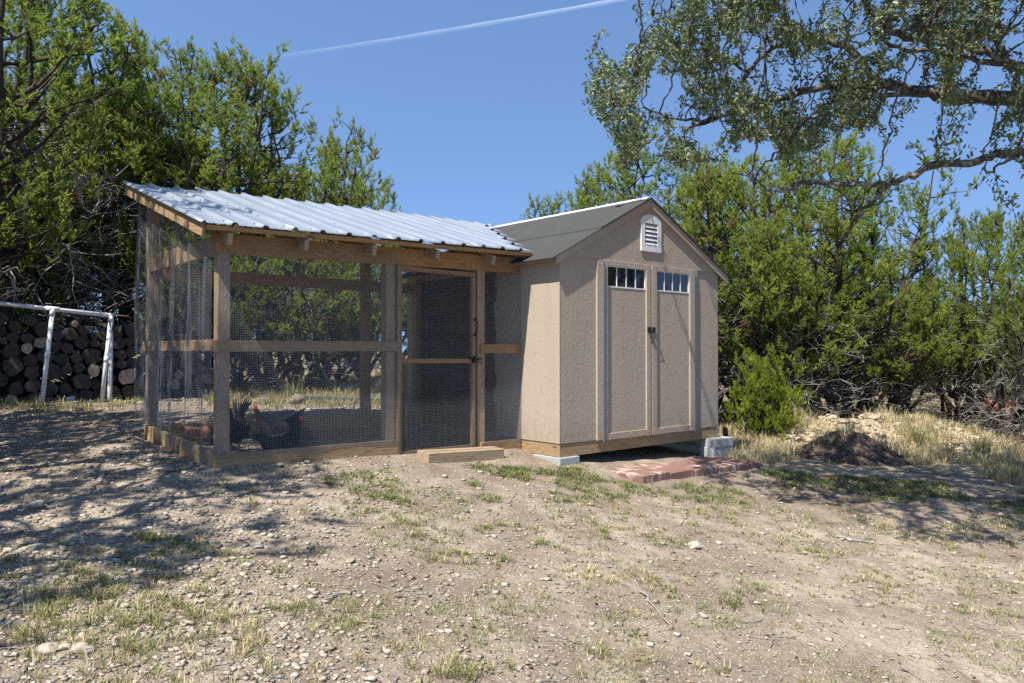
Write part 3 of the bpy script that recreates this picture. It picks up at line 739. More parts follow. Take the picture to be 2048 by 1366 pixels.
for i, (px, py, r, lab) in enumerate([(75, 1015, .06, 'pale stone at the left edge of the gravel'), (170, 1300, .05, 'pale flat stone low in the left foreground'), (100, 1303, .05, 'stone beside the flat one at the left foreground'), (130, 1300, .03, 'small stone between two flat ones'),
        (480, 925, .035, 'white stone against the sill board of the run'), (615, 926, .035, 'white stone under the middle of the sill board'), (560, 932, .04, 'pale stone in the gravel before the sill board'),
        (703, 1125, .035, 'small white stone alone on the dirt, centre left'), (1190, 1300, .03, 'grey stone in the central foreground'), (1405, 1235, .035, 'dark grey stone on the dirt right of centre'), (1735, 1212, .035, 'pale oblong stone on the right-hand dirt'), (740, 1362, .03, 'pale stone at the bottom edge of the picture'),
        (1390, 1095, .06, 'pale flat stone sunk in the dirt below the paving'), (1180, 1010, .03, 'cream stone in the grass below the paving')]):
    rock(px, py, r, 20 + i, lab, .5, 'larger loose stones in the yard', .5, 'stone', 'stone')
def plank(px0, py0, px1, py1, w_, h_, mat, nm, label, cat, lift=.02):
    a = pix(px0, py0); b = pix(px1, py1); A = Vector((a[0], a[1], float(ground(*a)) + lift)); B = Vector((b[0], b[1], float(ground(*b)) + lift))
    o = MB(A).beam(A, B, w_, h_).build(nm, mat, None, .003, label=label, cat=cat); o.location = A; return o
plank(598, 806, 812, 812, .20, .05, M['galv'], 'metal_sheet', 'long pale metal strip lying on the grass behind the run', 'metal strip', .07)
x, y = pix(1453, 908)
o = MB((x, y, 0)).box((x - .01, y - .01, -.2), (x + .012, y + .15, .32)).build('edging_strip', M['black'], None, label='black plastic edging upright against the far right block', cat='edging'); o.location = (x, y, float(ground(x, y))); 
pts = [FR(2.66 + .16 * math.sin(t), .12, -1.02 + .10 * math.cos(t) + .02) for t in np.linspace(-.3, 1.7, 8)]
o = MB(pts[0]).tube(pts, .011, 8).build('hose', M['pvc'], None, smooth=True, label='short white hose looping out from the right corner of the shed', cat='hose'); o.location = pts[0]
for (px, py, r, c, lab) in ((1795, 800, .35, (.40, .10, .05), 'small red heap far behind the junipers'), (2008, 812, .55, (.34, .09, .05), 'reddish brush pile beyond the trees at the right edge')):
    x, y = 0, 0; d = 19.0; x = (px - 1024) / F * d; y = d
    me = rockmesh('brush_pile', px, r, .55, m_plain('red_dirt', c, .9), 3); o = link('brush_pile', me); o.location = (x, y, float(ground(x, y)) + .05); tag(o, lab, 'heap')
# ------------------------------------------------------------------ scatter helpers (numpy)
def tri_cloud(base, d, L, W, nrm_hint=None, rng=RNG):
    """one slim triangle per entry: base (n,3), direction d (n,3), length, width -> V,F"""
    n = len(base); r = rng.normal(size=(n, 3)); s = np.cross(d, r); s /= np.linalg.norm(s, axis=1)[:, None] + 1e-9
    a = base + s * (W[:, None] * .5); b = base - s * (W[:, None] * .5); c = base + d * L[:, None]
    V = np.stack([a, b, c], 1).reshape(-1, 3); Fc = np.arange(3 * n).reshape(-1, 3)
    return V, Fc
def norm(a): return a / (np.linalg.norm(a, axis=-1, keepdims=True) + 1e-9)
# ------------------------------------------------------------------ junipers
class Tubes:
    def __init__(s): s.V = []; s.F = []; s.n = 0
    def add(s, path, rad, k=3):
        path = np.asarray(path, float); m = len(path)
        d = np.gradient(path, axis=0); d = norm(d)
        ref = np.array([.3, .2, .93]) if abs(d[0, 2]) < .8 else np.array([1., .1, 0])
        a = norm(np.cross(d, ref)); b = np.cross(d, a)
        t = np.arange(k) * 2 * PI / k
        P = path[:, None, :] + (a[:, None, :] * np.cos(t)[None, :, None] + b[:, None, :] * np.sin(t)[None, :, None]) * np.asarray(rad)[:, None, None]
        i = np.arange(m - 1)[:, None] * k; q = np.arange(k)[None, :]; q2 = (q + 1) % k
        Fc = np.stack([i + q, i + q2, i + k + q2, i + k + q], -1).reshape(-1, 4) + s.n
        s.V.append(P.reshape(-1, 3)); s.F.append(Fc); s.n += m * k
    def mesh(s, name, mat, smooth=True): return npmesh(name, np.concatenate(s.V), np.concatenate(s.F), mat, None, smooth)
def curve(p, d, L, n, rng, wob=.25, up=0.0):
    pts = [np.array(p, float)]; d = np.array(d, float)
    for i in range(n):
        d = d + rng.normal(size=3) * wob; d[2] += up; d /= np.linalg.norm(d); pts.append(pts[-1] + d * L / n)
    return np.array(pts), d
def juniper(seed, H=6.0, R=2.0, leaders=7, base_h=.9, flames=520, young=False):
    rng = np.random.default_rng(seed); trunk = Tubes(); twigs = Tubes(); fl_p = []; fl_d = []; fl_s = []
    for li in range(leaders):
        az = 2 * PI * (li + rng.uniform(-.3, .3)) / leaders
        inner = li < max(1, leaders // 3)
        reach = R * (rng.uniform(0, .25) if inner else rng.uniform(.45, .8)); top = H * (rng.uniform(.9, 1.0) if li == 0 else rng.uniform(.86, .98) if inner else rng.uniform(.66, .92))
        tip = np.array([math.cos(az) * reach, math.sin(az) * reach, top])
        st_ = np.array([math.cos(az), math.sin(az), 0]) * .08
        ctrl = np.array([math.cos(az) * reach * .75, math.sin(az) * reach * .75, top * .38])
        T = np.linspace(0, 1, 15)[:, None]; path = (1 - T) ** 2 * st_ + 2 * T * (1 - T) * ctrl + T ** 2 * tip
        path[1:-1] += rng.normal(size=(13, 3)) * .05; path[0, 2] = -.15
        r0 = .060 * (H / 6) * rng.uniform(.7, 1.15); trunk.add(path, r0 * (1 - T[:, 0]) ** .8 + .008, 6)
        nb = int(flames / leaders / 3.0)
        for b in range(nb):
            t = rng.uniform(.26 if not young else .05, 1) ** .85; i = min(13, int(t * 14)); p = path[i] + (path[i + 1] - path[i]) * (t * 14 - i)
            if p[2] < base_h * rng.uniform(.6, 1.3): continue
            a2 = rng.uniform(0, 2 * PI); out = np.array([math.cos(a2), math.sin(a2), rng.uniform(.15, .7)])
            Lb = R * .70 * (1 - t) ** .7 * rng.uniform(.45, 1.2) + .24
            bp, bd = curve(p, norm(out), Lb, 5, rng, .16, .07)
            twigs_target = trunk; trunk.add(bp, np.linspace(.020, .004, 6) * (.4 + Lb), 3)
            m = 2 + int(Lb * 3.6)
            for q in range(m):
                s_ = 1 - (q / m) * .75 * rng.uniform(.6, 1.1); j = min(4, int(s_ * 5)); pp = bp[j] + (bp[j + 1] - bp[j]) * (s_ * 5 - j)
                o_ = rng.normal(size=3) * .13 * (1 - .4 * t) * (0 if q == 0 else 1)
                fl_p.append(pp + o_); fl_d.append(norm(bd * .55 + np.array([0, 0, .85]) + rng.normal(size=3) * .28)); fl_s.append(rng.uniform(.75, 1.25) * (.65 + .35 * (1 - t)))
        for q in range(16):
            fl_p.append(path[-1] - np.array([0, 0, .07 * q]) + rng.normal(size=3) * np.array([.022, .022, .01]) * q); fl_d.append(norm(np.array([rng.normal() * .25, rng.normal() * .25, 1]))); fl_s.append(.65 + .03 * q)
    # bare grey twigs in the shaded lower part
    nt_ = 0 if young else int(175 * (H / 6))
    for q in range(nt_):
        a = rng.uniform(0, 2 * PI); rr = R * .75 * math.sqrt(rng.uniform(0, 1)); z = rng.uniform(.25, H * .55)
        p = np.array([math.cos(a) * rr * .5, math.sin(a) * rr * .5, z]); d = norm(np.array([math.cos(a), math.sin(a), rng.uniform(-.5, .6)]))
        L = rng.uniform(.4, 1.2); tp, td = curve(p, d, L, 6, rng, .28, -.02); twigs.add(tp, np.linspace(.011, .003, 7), 3)
        for _ in range(4):
            j = rng.integers(1, 6); sp_, _d = curve(tp[j], norm(td + rng.normal(size=3) * .8), L * rng.uniform(.25, .55), 3, rng, .35); twigs.add(sp_, np.linspace(.0055, .002, 4), 3)
    P = np.array(fl_p); D = norm(np.array(fl_d)); S = np.array(fl_s) * rng.uniform(.7, 1.3, len(fl_s)) * (.75 if young else 1.0)
    # flames -> plumes -> leaflets
    K = 12; n = len(P)
    t = rng.uniform(.0, 1, (n, K)); L = .30 * S[:, None]
    az = rng.uniform(0, 2 * PI, (n, K)); ref = norm(np.cross(D, rng.normal(size=(n, 3)))); ref2 = np.cross(D, ref)
    side = ref[:, None] * np.cos(az)[..., None] + ref2[:, None] * np.sin(az)[..., None]
    pb = P[:, None] + D[:, None] * (L * t)[..., None]
    pd = norm(D[:, None] * .8 + side * (.95 * (1 - .5 * t) * rng.uniform(.5, 1.2, (n, K)))[..., None]); pL = (.155 * (1 - .4 * t) * rng.uniform(.6, 1.2, (n, K))) * S[:, None]
    pb = pb.reshape(-1, 3); pd = pd.reshape(-1, 3); pL = pL.ravel(); ft = np.repeat(rng.uniform(-.2, .2, n), K) + (t.ravel() - .5) * .2; dead = np.repeat(np.repeat(rng.random(n) < .012, K), 20 * 3)
    N = 20; m = len(pb)
    tt = np.linspace(.05, 1, N)[None, :] + rng.uniform(-.03, .03, (m, N)); az = rng.uniform(0, 2 * PI, (m, N))
    ref = norm(np.cross(pd, rng.normal(size=(m, 3)))); ref2 = np.cross(pd, ref)
    side = ref[:, None] * np.cos(az)[..., None] + ref2[:, None] * np.sin(az)[..., None]
    lb = pb[:, None] + pd[:, None] * (pL[:, None] * tt)[..., None]
    ldr = norm(pd[:, None] + side * .8); ll = np.broadcast_to(pL[:, None] * .33 * (1.15 - .5 * tt), tt.shape)
    V, Fc = tri_cloud(lb.reshape(-1, 3), ldr.reshape(-1, 3), ll.ravel() * rng.uniform(.7, 1.3, m * N), ll.ravel() * .42, rng=rng)
    tint = np.clip(.34 + ft[:, None] + .26 * tt + rng.uniform(-.1, .1, tt.shape), 0, 1).ravel(); tint = np.repeat(tint, 3); tint[2::3] += .08; tint = np.minimum(tint, .92); tint[dead] = 1.0
    mat = M['juniper_y'] if young else M['juniper']
    crown = npmesh('crown', V, Fc, mat, {'tint': np.clip(tint, 0, 1), })
    return crown, trunk.mesh('trunk', M['jbark']), (twigs.mesh('bare_twigs', M['twig']) if nt_ else None)
VAR = [juniper(11, 6, 2.1, 8, .9, 620), juniper(12, 6, 1.8, 7, 1.1, 560), juniper(13, 6, 2.4, 10, .7, 700), juniper(14, 6, 2.0, 7, 1.0, 580), juniper(15, 6, 1.6, 7, 2.5, 500)]
YV = juniper(21, 1.5, .6, 6, .1, 300, True)
def tree(px, topy, d, width, var, label, rz=None, group='junipers around the clearing', nm='juniper_tree', xy=None, height=None, twig=True):
    x, y = xy if xy else ((px - 1024) / F * d, d)
    gz = float(ground(x, y)); h = height if height else ((700 - topy) / F * d + EYE - gz) * 1.05
    t = empty(nm, (x, y, gz), rz if rz is not None else random.uniform(0, 6.28), label=label, cat='tree', group=group)
    s = h / (6.0 if var is not YV else 1.5); sx = s * width; t.scale = (sx, sx, s)
    c, tr, tw = var
    link('crown', c, t, kind='stuff'); link('trunk', tr, t)
    if tw and twig: link('bare_twigs', tw, t, kind='stuff')
    return t
TR = [(0, -190, 9.9, 1.15, 0, 'darkest juniper at the far left, its top cut off by the frame'),
 (60, -60, 11.2, .85, 2, 'tall juniper second from the left, top out of the frame'),
 (245, 50, 11.8, 1.1, 1, 'juniper with twin pointed tops above the left end of the metal roof'),
 (345, 105, 12.3, 1.15, 0, 'juniper with a single rounded peak behind the left of the metal roof'),
 (435, 125, 12.8, 1.15, 3, 'juniper with a feathery top just left of the contrail end'),
 (540, 172, 13.3, 1.05, 2, 'last tall juniper on the slope of crowns left of the open sky'),
 (645, 285, 15.5, 1.1, 1, 'shorter juniper right of the tall group, behind the metal roof'),
 (722, 375, 18.0, 1.0, 3, 'small pointed juniper top poking over the middle of the metal roof'),
 (600, 430, 11.9, 1.3, 2, 'dense low juniper seen through the mesh of the run'),
 (400, 420, 11.2, 1.2, 0, 'low juniper behind the back left corner of the run'),
 (60, 330, 11.0, 1.3, 3, 'low juniper crown directly behind the firewood pile'),
 (1118, 392, 16.5, .8, 1, 'small juniper top just over the shed roof, left of the ridge end'),
 (1215, 345, 15.0, 1.2, 3, 'juniper top between the small one and the taller one over the shed roof'),
 (1300, 278, 14.5, 1.2, 0, 'juniper with a tall point rising behind the shed gable'),
 (1430, 350, 12.8, 1.25, 2, 'rounded juniper right behind the gable slope of the shed'),
 (1565, 270, 13.4, 1.35, 1, 'juniper under the oak bough, tallest of the right-hand group'),
 (1690, 290, 14.0, 1.05, 0, 'juniper with a narrow peak below the forked oak bough'),
 (1620, 430, 12.2, 1.3, 3, 'spreading juniper with dark trunk right of the shed'),
 (1750, 500, 13.0, 1.3, 2, 'bushy juniper behind the limestone rubble'),
 (1915, 425, 13.6, 1.0, 1, 'juniper with several tufts against the sky at the right'),
 (2010, 440, 12.8, 1.0, 0, 'juniper second from the right edge'),
 (2075, 440, 10.6, .9, 3, 'juniper at the right edge with its bare trunk in view')]
TR += [(1480, 600, 15.0, 1.7, 2, 'low juniper thicket just right of the shed wall'), (1640, 615, 16.0, 1.8, 0, 'low juniper thicket behind the spreading dark-trunked juniper'), (1790, 610, 15.5, 1.8, 3, 'low juniper thicket behind the rubble heap'),
 (1940, 620, 16.5, 1.8, 2, 'low juniper thicket near the right edge'), (2080, 610, 15.0, 1.7, 0, 'low juniper thicket at the right edge'), (480, 590, 14.5, 1.8, 2, 'low juniper thicket seen through the left of the run'), (680, 600, 15.5, 1.8, 0, 'low juniper thicket seen through the run beside its back post'), (150, 560, 12.5, 1.8, 3, 'low juniper thicket behind the firewood')]
for (px, ty, d, wd, v_, lab) in TR: tree(px, ty, d, wd, VAR[v_], lab)
tree(1530, 715, 10.9, .9, YV, 'small bright yellow-green young juniper right of the shed', nm='young_juniper', group=None)
bp_ = [(-20, 26), (-15, 24), (-13.5, 29), (-9, 26), (-6.5, 30), (-4, 25), (-1.5, 31), (1, 27), (4.5, 33), (7, 28), (10.5, 31), (13, 26), (16.5, 30), (19, 24), (22, 28), (12, 38), (17, 40), (-11, 38), (-3, 40), (5, 44), (24, 38)]
ORD = ['first', 'second', 'third', 'fourth', 'fifth', 'sixth', 'seventh', 'eighth', 'ninth', 'tenth', 'eleventh', 'twelfth', 'thirteenth', 'fourteenth', 'fifteenth', 'sixteenth', 'seventeenth', 'eighteenth', 'nineteenth', 'twentieth', 'last']
bp_.sort(key=lambda p: p[0] / p[1])
for i, (x, y) in enumerate(bp_):
    tree(0, 0, 0, 1.25, VAR[i % 4], 'distant juniper, %s from the left in the tree line beyond the clearing' % ORD[i], xy=(x, y), height=random.uniform(4.0, 5.4), group='distant junipers of the tree line')
for (x, y, h, wd, v_, lab) in ((-4.8, 5.0, 7.4, .72, 4, 'tall juniper just outside the left edge whose shade falls on the metal roof'), (-4.35, 2.45, 7.5, .97, 4, 'juniper left of the camera whose shade dapples the left foreground'), (-6.15, 5.0, 5.4, .95, 2, 'bushy juniper outside the left edge shading the ground by the run'), (-7.0, 7.1, 4.3, 1.5, 0, 'juniper outside the left edge shading the firewood pile'),
        (9.8, 7.6, 5.5, 1.0, 1, 'juniper outside the right edge mirrored in the left door window'), (13.5, 6.2, 6.5, 1.2, 2, 'broad juniper farther outside the right edge'), (10.2, 10.8, 5.5, 1.1, 0, 'juniper outside the right edge behind the oak trunk')):
    tree(0, 0, 0, wd, VAR[v_], lab, xy=(x, y), height=h, group='junipers standing outside the view', twig=False)
# ------------------------------------------------------------------ live oak on the right
def oak():
    rng = np.random.default_rng(5)
    root = (7.4, 6.2); gz = float(ground(*root)); base = np.array([root[0], root[1], gz])
    def w3(px, py, d): return np.array([(px - 1024) / F * d, d, (700 - py) / F * d + EYE])
    tr = Tubes(); nodes = []; nrad = []
    limbs = [
     ([(2750, 330, 6.3), (2400, 250, 6.4), (2048, 198, 6.5), (1930, 192, 6.5), (1850, 182, 6.55), (1770, 168, 6.6), (1690, 168, 6.6), (1600, 182, 6.6), (1520, 205, 6.6), (1440, 232, 6.7), (1370, 262, 6.7)], .10, .014),
     ([(2400, 250, 6.4), (2200, 160, 6.2), (2048, 128, 6.1), (1980, 102, 6.1), (1890, 82, 6.1), (1800, 66, 6.1), (1765, 35, 6.1), (1725, -10, 6.1), (1700, -80, 6.2)], .06, .02),
     ([(2048, 128, 6.1), (1960, 118, 6.15), (1880, 102, 6.2), (1800, 92, 6.2), (1760, 62, 6.2)], .035, .018),
     ([(2750, 330, 6.3), (2400, 320, 6.0), (2048, 306, 5.9), (1960, 322, 5.9), (1870, 332, 5.9), (1820, 348, 5.9), (1775, 366, 5.9), (1700, 368, 5.95), (1620, 366, 6.0), (1575, 378, 6.0), (1545, 390, 6.0), (1538, 418, 6.0), (1527, 440, 6.0)], .05, .010),
     ([(1548, 386, 6.0), (1520, 362, 6.0), (1480, 347, 6.05)], .013, .007),
     ([(1790, 358, 5.9), (1745, 400, 6.0), (1712, 440, 6.1), (1690, 478, 6.2)], .03, .014),
     ([(1745, 400, 6.0), (1700, 395, 6.0), (1650, 375, 6.0), (1625, 405, 6.05)], .010, .005),
     ([(2048, 306, 5.9), (2010, 325, 5.8), (1975, 345, 5.75)], .02, .009),
     ([(1850, 182, 6.55), (1740, 190, 6.4), (1670, 200, 6.35), (1640, 225, 6.3), (1580, 255, 6.3), (1510, 275, 6.3), (1470, 268, 6.3)], .03, .010),
     ([(1770, 168, 6.6), (1690, 90, 6.8), (1620, 68, 6.9), (1560, 85, 7.0), (1500, 140, 7.0), (1470, 180, 7.0), (1400, 215, 7.0)], .045, .012),
     ([(1500, 140, 7.0), (1430, 105, 7.0), (1350, 98, 7.0), (1260, 130, 6.9)], .018, .006),
     ([(1440, 232, 6.7), (1370, 240, 6.6), (1290, 215, 6.6), (1230, 210, 6.6)], .018, .006),
     ([(2400, 250, 6.4), (2250, 60, 6.8), (2150, -120, 7.1), (2000, -260, 7.3), (1850, -330, 7.3)], .07, .02),
     ([(2048, 198, 6.5), (1990, 60, 7.1), (1930, -60, 7.3), (1800, -160, 7.4)], .04, .015),
     ([(2750, 330, 6.3), (2550, 100, 7.2), (2400, -150, 7.8)], .08, .03)]
    for (pts, r0, r1) in limbs:
        P = np.array([w3(*p) for p in pts]); n = len(P); T = np.linspace(0, n - 1, (n - 1) * 5 + 1); Q = []
        for t in T:
            i = min(n - 2, int(t)); f = t - i; p0 = P[max(i - 1, 0)]; p1 = P[i]; p2 = P[i + 1]; p3 = P[min(n - 1, i + 2)]
            Q.append(.5 * (2 * p1 + (p2 - p0) * f + (2 * p0 - 5 * p1 + 4 * p2 - p3) * f * f + (3 * p1 - p0 - 3 * p2 + p3) * f ** 3))
        Q = np.array(Q); Q[1:-1] += rng.normal(size=(len(Q) - 2, 3)) * .010
        rad = .78 * np.linspace(r0, r1, len(Q)) * rng.uniform(.88, 1.12, len(Q)); tr.add(Q - base, rad, 9)
        nodes += list(Q[2:]); nrad += list(rad[2:])
    j = w3(2750, 330, 6.3); tp = np.array([base + [0, 0, -.1], base + [-.02, 0, .7], (base + j) / 2 + [.15, .1, .25], j]); tr.add(tp - base, np.array([.26, .21, .17, .13]), 12)
    # attractors: foliage envelope
    poly = [(1165, 205), (1190, 75), (1250, 95), (1335, 40), (1390, -40), (1700, -420), (2300, -500), (2600, -100), (2500, 330), (2048, 345), (2000, 320), (1900, 250), (1760, 300), (1700, 280), (1620, 300), (1530, 350), (1420, 345), (1330, 330), (1240, 330), (1215, 260)]
    pa = np.array(poly, float)
    def inside(x, y):
        c = np.zeros(len(x), bool); n = len(pa)
        for i in range(n):
            x1, y1 = pa[i]; x2, y2 = pa[(i + 1) % n]; cnd = ((y1 > y) != (y2 > y)) & (x < (x2 - x1) * (y - y1) / (y2 - y1 + 1e-9) + x1); c ^= cnd
        return c
    X = rng.uniform(1150, 2600, 40000); Y = rng.uniform(-500, 350, 40000); D = rng.normal(6.65, .42, 40000); D = np.where((Y < -70) & (X > 1500), rng.uniform(4.6, 7.3, 40000), D)
    ok = inside(X, Y); dens = fbm(X / 95, Y / 80, 3); ok &= (dens > .37 + .12 * (X > 1650) * (Y > 60) + .05 * (Y > 260)); ok &= (rng.random(40000) < np.where((X < 2048) & (Y > -40), 1, .62))
    X, Y, D = X[ok][:8600], Y[ok][:8600], D[ok][:8600]
    ex = [(1960, 375, 5.6), (1985, 360, 5.6), (2010, 370, 5.6), (2040, 380, 5.6), (2030, 420, 5.6), (2000, 400, 5.6), (2045, 450, 5.6), (2048, 490, 5.6), (1775, 400, 5.9), (1790, 420, 5.9), (1800, 385, 5.9), (1830, 370, 5.9), (1850, 300, 5.8), (1880, 290, 5.8), (1900, 320, 5.8), (1925, 300, 5.8), (1820, 290, 5.9), (1790, 330, 5.9), (1950, 290, 5.8), (1990, 280, 5.8), (2030, 290, 5.8),
          (1175, 205, 6.6), (1165, 200, 6.6), (1180, 90, 6.6), (1190, 70, 6.6), (1200, 110, 6.6), (1215, 60, 6.6), (1210, 255, 6.6), (1235, 320, 6.6), (1240, 300, 6.6), (1190, 150, 6.6), (1215, 140, 6.6)]
    X = np.concatenate([X, [e[0] for e in ex]]); Y = np.concatenate([Y, [e[1] for e in ex]]); D = np.concatenate([D, [e[2] for e in ex]])
    A = np.stack([(X - 1024) / F * D, D, (700 - Y) / F * D + EYE], -1)
    # the side of the crown whose shade lies on the grass by the mulch mound
    sx, sy, sz_ = sd; gpt = np.array([pix(rng.uniform(1540, 2200), rng.uniform(935, 1010) + 0) for _ in range(520)] + [pix(rng.uniform(1800, 2300), rng.uniform(1000, 1090)) for _ in range(300)])
    gpt = np.repeat(gpt, 3, 0); hh = rng.uniform(3.3, 6.2, len(gpt)); B_ = np.stack([gpt[:, 0] + sx / sz_ * hh, gpt[:, 1] + sy / sz_ * hh, ground(gpt[:, 0], gpt[:, 1]) + hh], -1)
    bx_ = B_[:, 0] / B_[:, 1] * F + 1024; by_ = 700 - (B_[:, 2] - EYE) / B_[:, 1] * F; kk = (by_ < -30) | (bx_ > 2080) | (inside(bx_, by_) & (rng.random(len(bx_)) < .35)); A = np.concatenate([A, B_[kk]])
    # nothing grows where it would shade the doors
    v_ = (A[:, 0] - P0.x) * -SA + (A[:, 1] - P0.y) * CA; sv = sx * -SA + sy * CA; tt_ = -v_ / sv; hp = A + np.array([sx, sy, sz_]) * tt_[:, None]; hu = (hp[:, 0] - P0.x) * CA + (hp[:, 1] - P0.y) * SA
    A = A[~((tt_ > 0) & (hu > .2) & (hu < 2.75) & (hp[:, 2] > .6) & (hp[:, 2] < 3.5))]; X = A[:, 0]
    N = np.array(nodes); par = [-1] * len(N); NL = len(N); N = list(N); alive = np.ones(len(A), bool); near = np.full(len(A), 1e9); who = np.zeros(len(A), int)
    Na = np.array(N)
    for s0 in range(0, len(A), 500):
        dd = np.linalg.norm(A[s0:s0 + 500, None] - Na[None], axis=2); near[s0:s0 + 500] = dd.min(1); who[s0:s0 + 500] = dd.argmin(1)
    step = .07
    for it in range(40):
        al = np.where(alive)[0]
        if len(al) == 0: break
        tgt = {}
        for i_ in al: tgt.setdefault(int(who[i_]), []).append(i_)
        new = []
        for w_, lst in tgt.items():
            v = norm(norm(A[lst] - N[w_]).sum(0)) + rng.normal(size=3) * .32; v[2] += .1; v = norm(v); new.append(N[w_] + v * step); par.append(w_)
        st0 = len(N); N += new; Nn = np.array(new)
        dd = np.linalg.norm(A[al][:, None] - Nn[None], axis=2); mn = dd.min(1); am = dd.argmin(1)
        up = mn < near[al]; near[al[up]] = mn[up]; who[al[up]] = st0 + am[up]; alive[al] &= near[al] > .07
    N = np.array(N); cnt = np.zeros(len(N)); kids = {}
    for i in range(len(N) - 1, NL - 1, -1):
        cnt[i] = max(cnt[i], 1); cnt[par[i]] += cnt[i]; kids.setdefault(par[i], []).append(i)
    tw = Tubes()
    for i in range(NL, len(N)):
        r_ = .0022 * cnt[i] ** .42; rp = .0022 * (cnt[par[i]] ** .42 if par[i] >= NL else cnt[i] ** .42); tw.add(np.array([N[par[i]], N[i]]) - base, [min(rp, .03), min(r_, .03)], 4)
    tips = [i for i in range(NL, len(N)) if cnt[i] <= 7]
    tips = np.array(tips); P = N[tips]; Dp = norm(N[tips] - N[np.array([par[i] for i in tips])])
    fpx = P[:, 0] / P[:, 1] * F + 1024; fpy = 700 - (P[:, 2] - EYE) / P[:, 1] * F; vis = (fpx < 2090) & (fpy > -40)
    sel = np.concatenate([np.where(vis)[0]] * 9 + [np.where(~vis)[0]] * 4); P = P[sel]; Dp = Dp[sel]; big_ = np.where(vis[sel], 1, 1.5); K = 1; n = len(P)
    off = rng.uniform(0, 1, (n, K)); B = P[:, None] - Dp[:, None] * (off * step)[..., None] + rng.normal(size=(n, K, 3)) * .018
    d = norm(Dp[:, None] * .8 + rng.normal(size=(n, K, 3)) * .75); d = d.reshape(-1, 3); B = B.reshape(-1, 3)
    m = len(B); L = rng.uniform(.026, .054, m) * big_; Wd = L * rng.uniform(.34, .46, m); nrm = norm(np.cross(d, rng.normal(size=(m, 3)))); nrm[:, 2] = np.abs(nrm[:, 2]); s = norm(np.cross(d, nrm)); up = np.cross(s, d)
    # folded oval leaf: 6 points
    q0 = B; q1 = B + d * (L * .3)[:, None] + s * (Wd * .42)[:, None] + up * (Wd * .15)[:, None]; q2 = B + d * (L * .68)[:, None] + s * (Wd * .46)[:, None] + up * (Wd * .15)[:, None]
    q3 = B + d * L[:, None] - up * (L * .08)[:, None]; q4 = B + d * (L * .68)[:, None] - s * (Wd * .46)[:, None] + up * (Wd * .15)[:, None]; q5 = B + d * (L * .3)[:, None] - s * (Wd * .42)[:, None] + up * (Wd * .15)[:, None]
    V = np.stack([q0, q1, q2, q3, q4, q5], 1).reshape(-1, 3) - base; i0 = np.arange(m) * 6
    Fc = np.concatenate([np.stack([i0, i0 + 1, i0 + 2, i0 + 3], -1), np.stack([i0, i0 + 3, i0 + 4, i0 + 5], -1)])
    tint = np.repeat(np.clip(rng.normal(.45, .2, m) + (rng.random(m) < .06) * .5, 0, 1), 6)
    o = empty('oak_tree', tuple(base), 0, label='live oak reaching in from the right with lichen-covered limbs and small leathery leaves', cat='tree')
    link('trunk', tr.mesh('trunk', M['obark']), o); link('twigs', tw.mesh('twigs', M['obark']), o, kind='stuff')
    link('crown', npmesh('crown', V, Fc, M['oakleaf'], {'tint': tint}), o, kind='stuff')
    print('oak leaves', m, 'nodes', len(N))
oak()
# ------------------------------------------------------------------ loose stones
def stones(n, xs, ys, sizes, name, label_, mat, flat=.55, zoff=0, hfun=None, tint=(.1, .9), rng=RNG, small=False):
    base = np.array([(1, 0, 0), (-1, 0, 0), (0, 1, 0), (0, -1, 0), (0, 0, 1), (0, 0, -1), (.62, .62, .5), (-.62, .62, .4), (.62, -.62, .4), (-.62, -.62, .5)], float)
    # octahedron with jitter keeps it at eight faces
    b8 = base[:6]; f8 = np.array([(0, 2, 4), (2, 1, 4), (1, 3, 4), (3, 0, 4), (2, 0, 5), (1, 2, 5), (3, 1, 5), (0, 3, 5)])
    # cube with jitter
    cb = np.array([(x, y, z) for x in (-.7, .7) for y in (-.7, .7) for z in (-.7, .7)]); fc = np.array([(0, 1, 3), (0, 3, 2), (4, 6, 7), (4, 7, 5), (0, 4, 5), (0, 5, 1), (2, 3, 7), (2, 7, 6), (0, 2, 6), (0, 6, 4), (1, 5, 7), (1, 7, 3)])
    if small: cb = np.array([(1, 0, 0), (-.5, .85, 0), (-.5, -.85, 0), (0, 0, 1)]); fc = np.array([(0, 1, 3), (1, 2, 3), (2, 0, 3)])
    nv = len(cb)
    m = len(xs); V = cb[None] * (1 + rng.uniform(-.38, .38, (m, nv, 3))); V = V * sizes[:, None, None] * np.stack([np.ones(m), rng.uniform(.55, 1, m), rng.uniform(.3, .8, m) * flat * 1.5], -1)[:, None]
    a = rng.uniform(0, 2 * PI, m); c, s = np.cos(a)[:, None], np.sin(a)[:, None]; x = V[..., 0] * c - V[..., 1] * s; y = V[..., 0] * s + V[..., 1] * c
    z = V[..., 2] + (hfun or ground)(xs, ys)[:, None] + sizes[:, None] * .22 + zoff
    V = np.stack([x + xs[:, None], y + ys[:, None], z], -1).reshape(-1, 3); Fc = (fc[None] + (np.arange(m) * nv)[:, None, None]).reshape(-1, 3)
    t = np.repeat(rng.uniform(*tint, m), nv)
    return link(name, npmesh(name, V, Fc, mat, {'tint': t}), None, kind='stuff', label=label_, cat='stones')
def field(n, rng=RNG, y0=2.6, y1=10):
    y = y0 * (y1 / y0) ** rng.random(n) ; x = rng.uniform(-.72, .72, n) * y; return x, y
x, y = field(90000); dn = fbm(x * .8 + 7, y * .8, 4); g = sstep(-.2, -1.6, x + .15 * (y - 5)) * (.8 + .5 * sstep(5, 7, y)) + .22 + .9 * (dn > .53) * .5
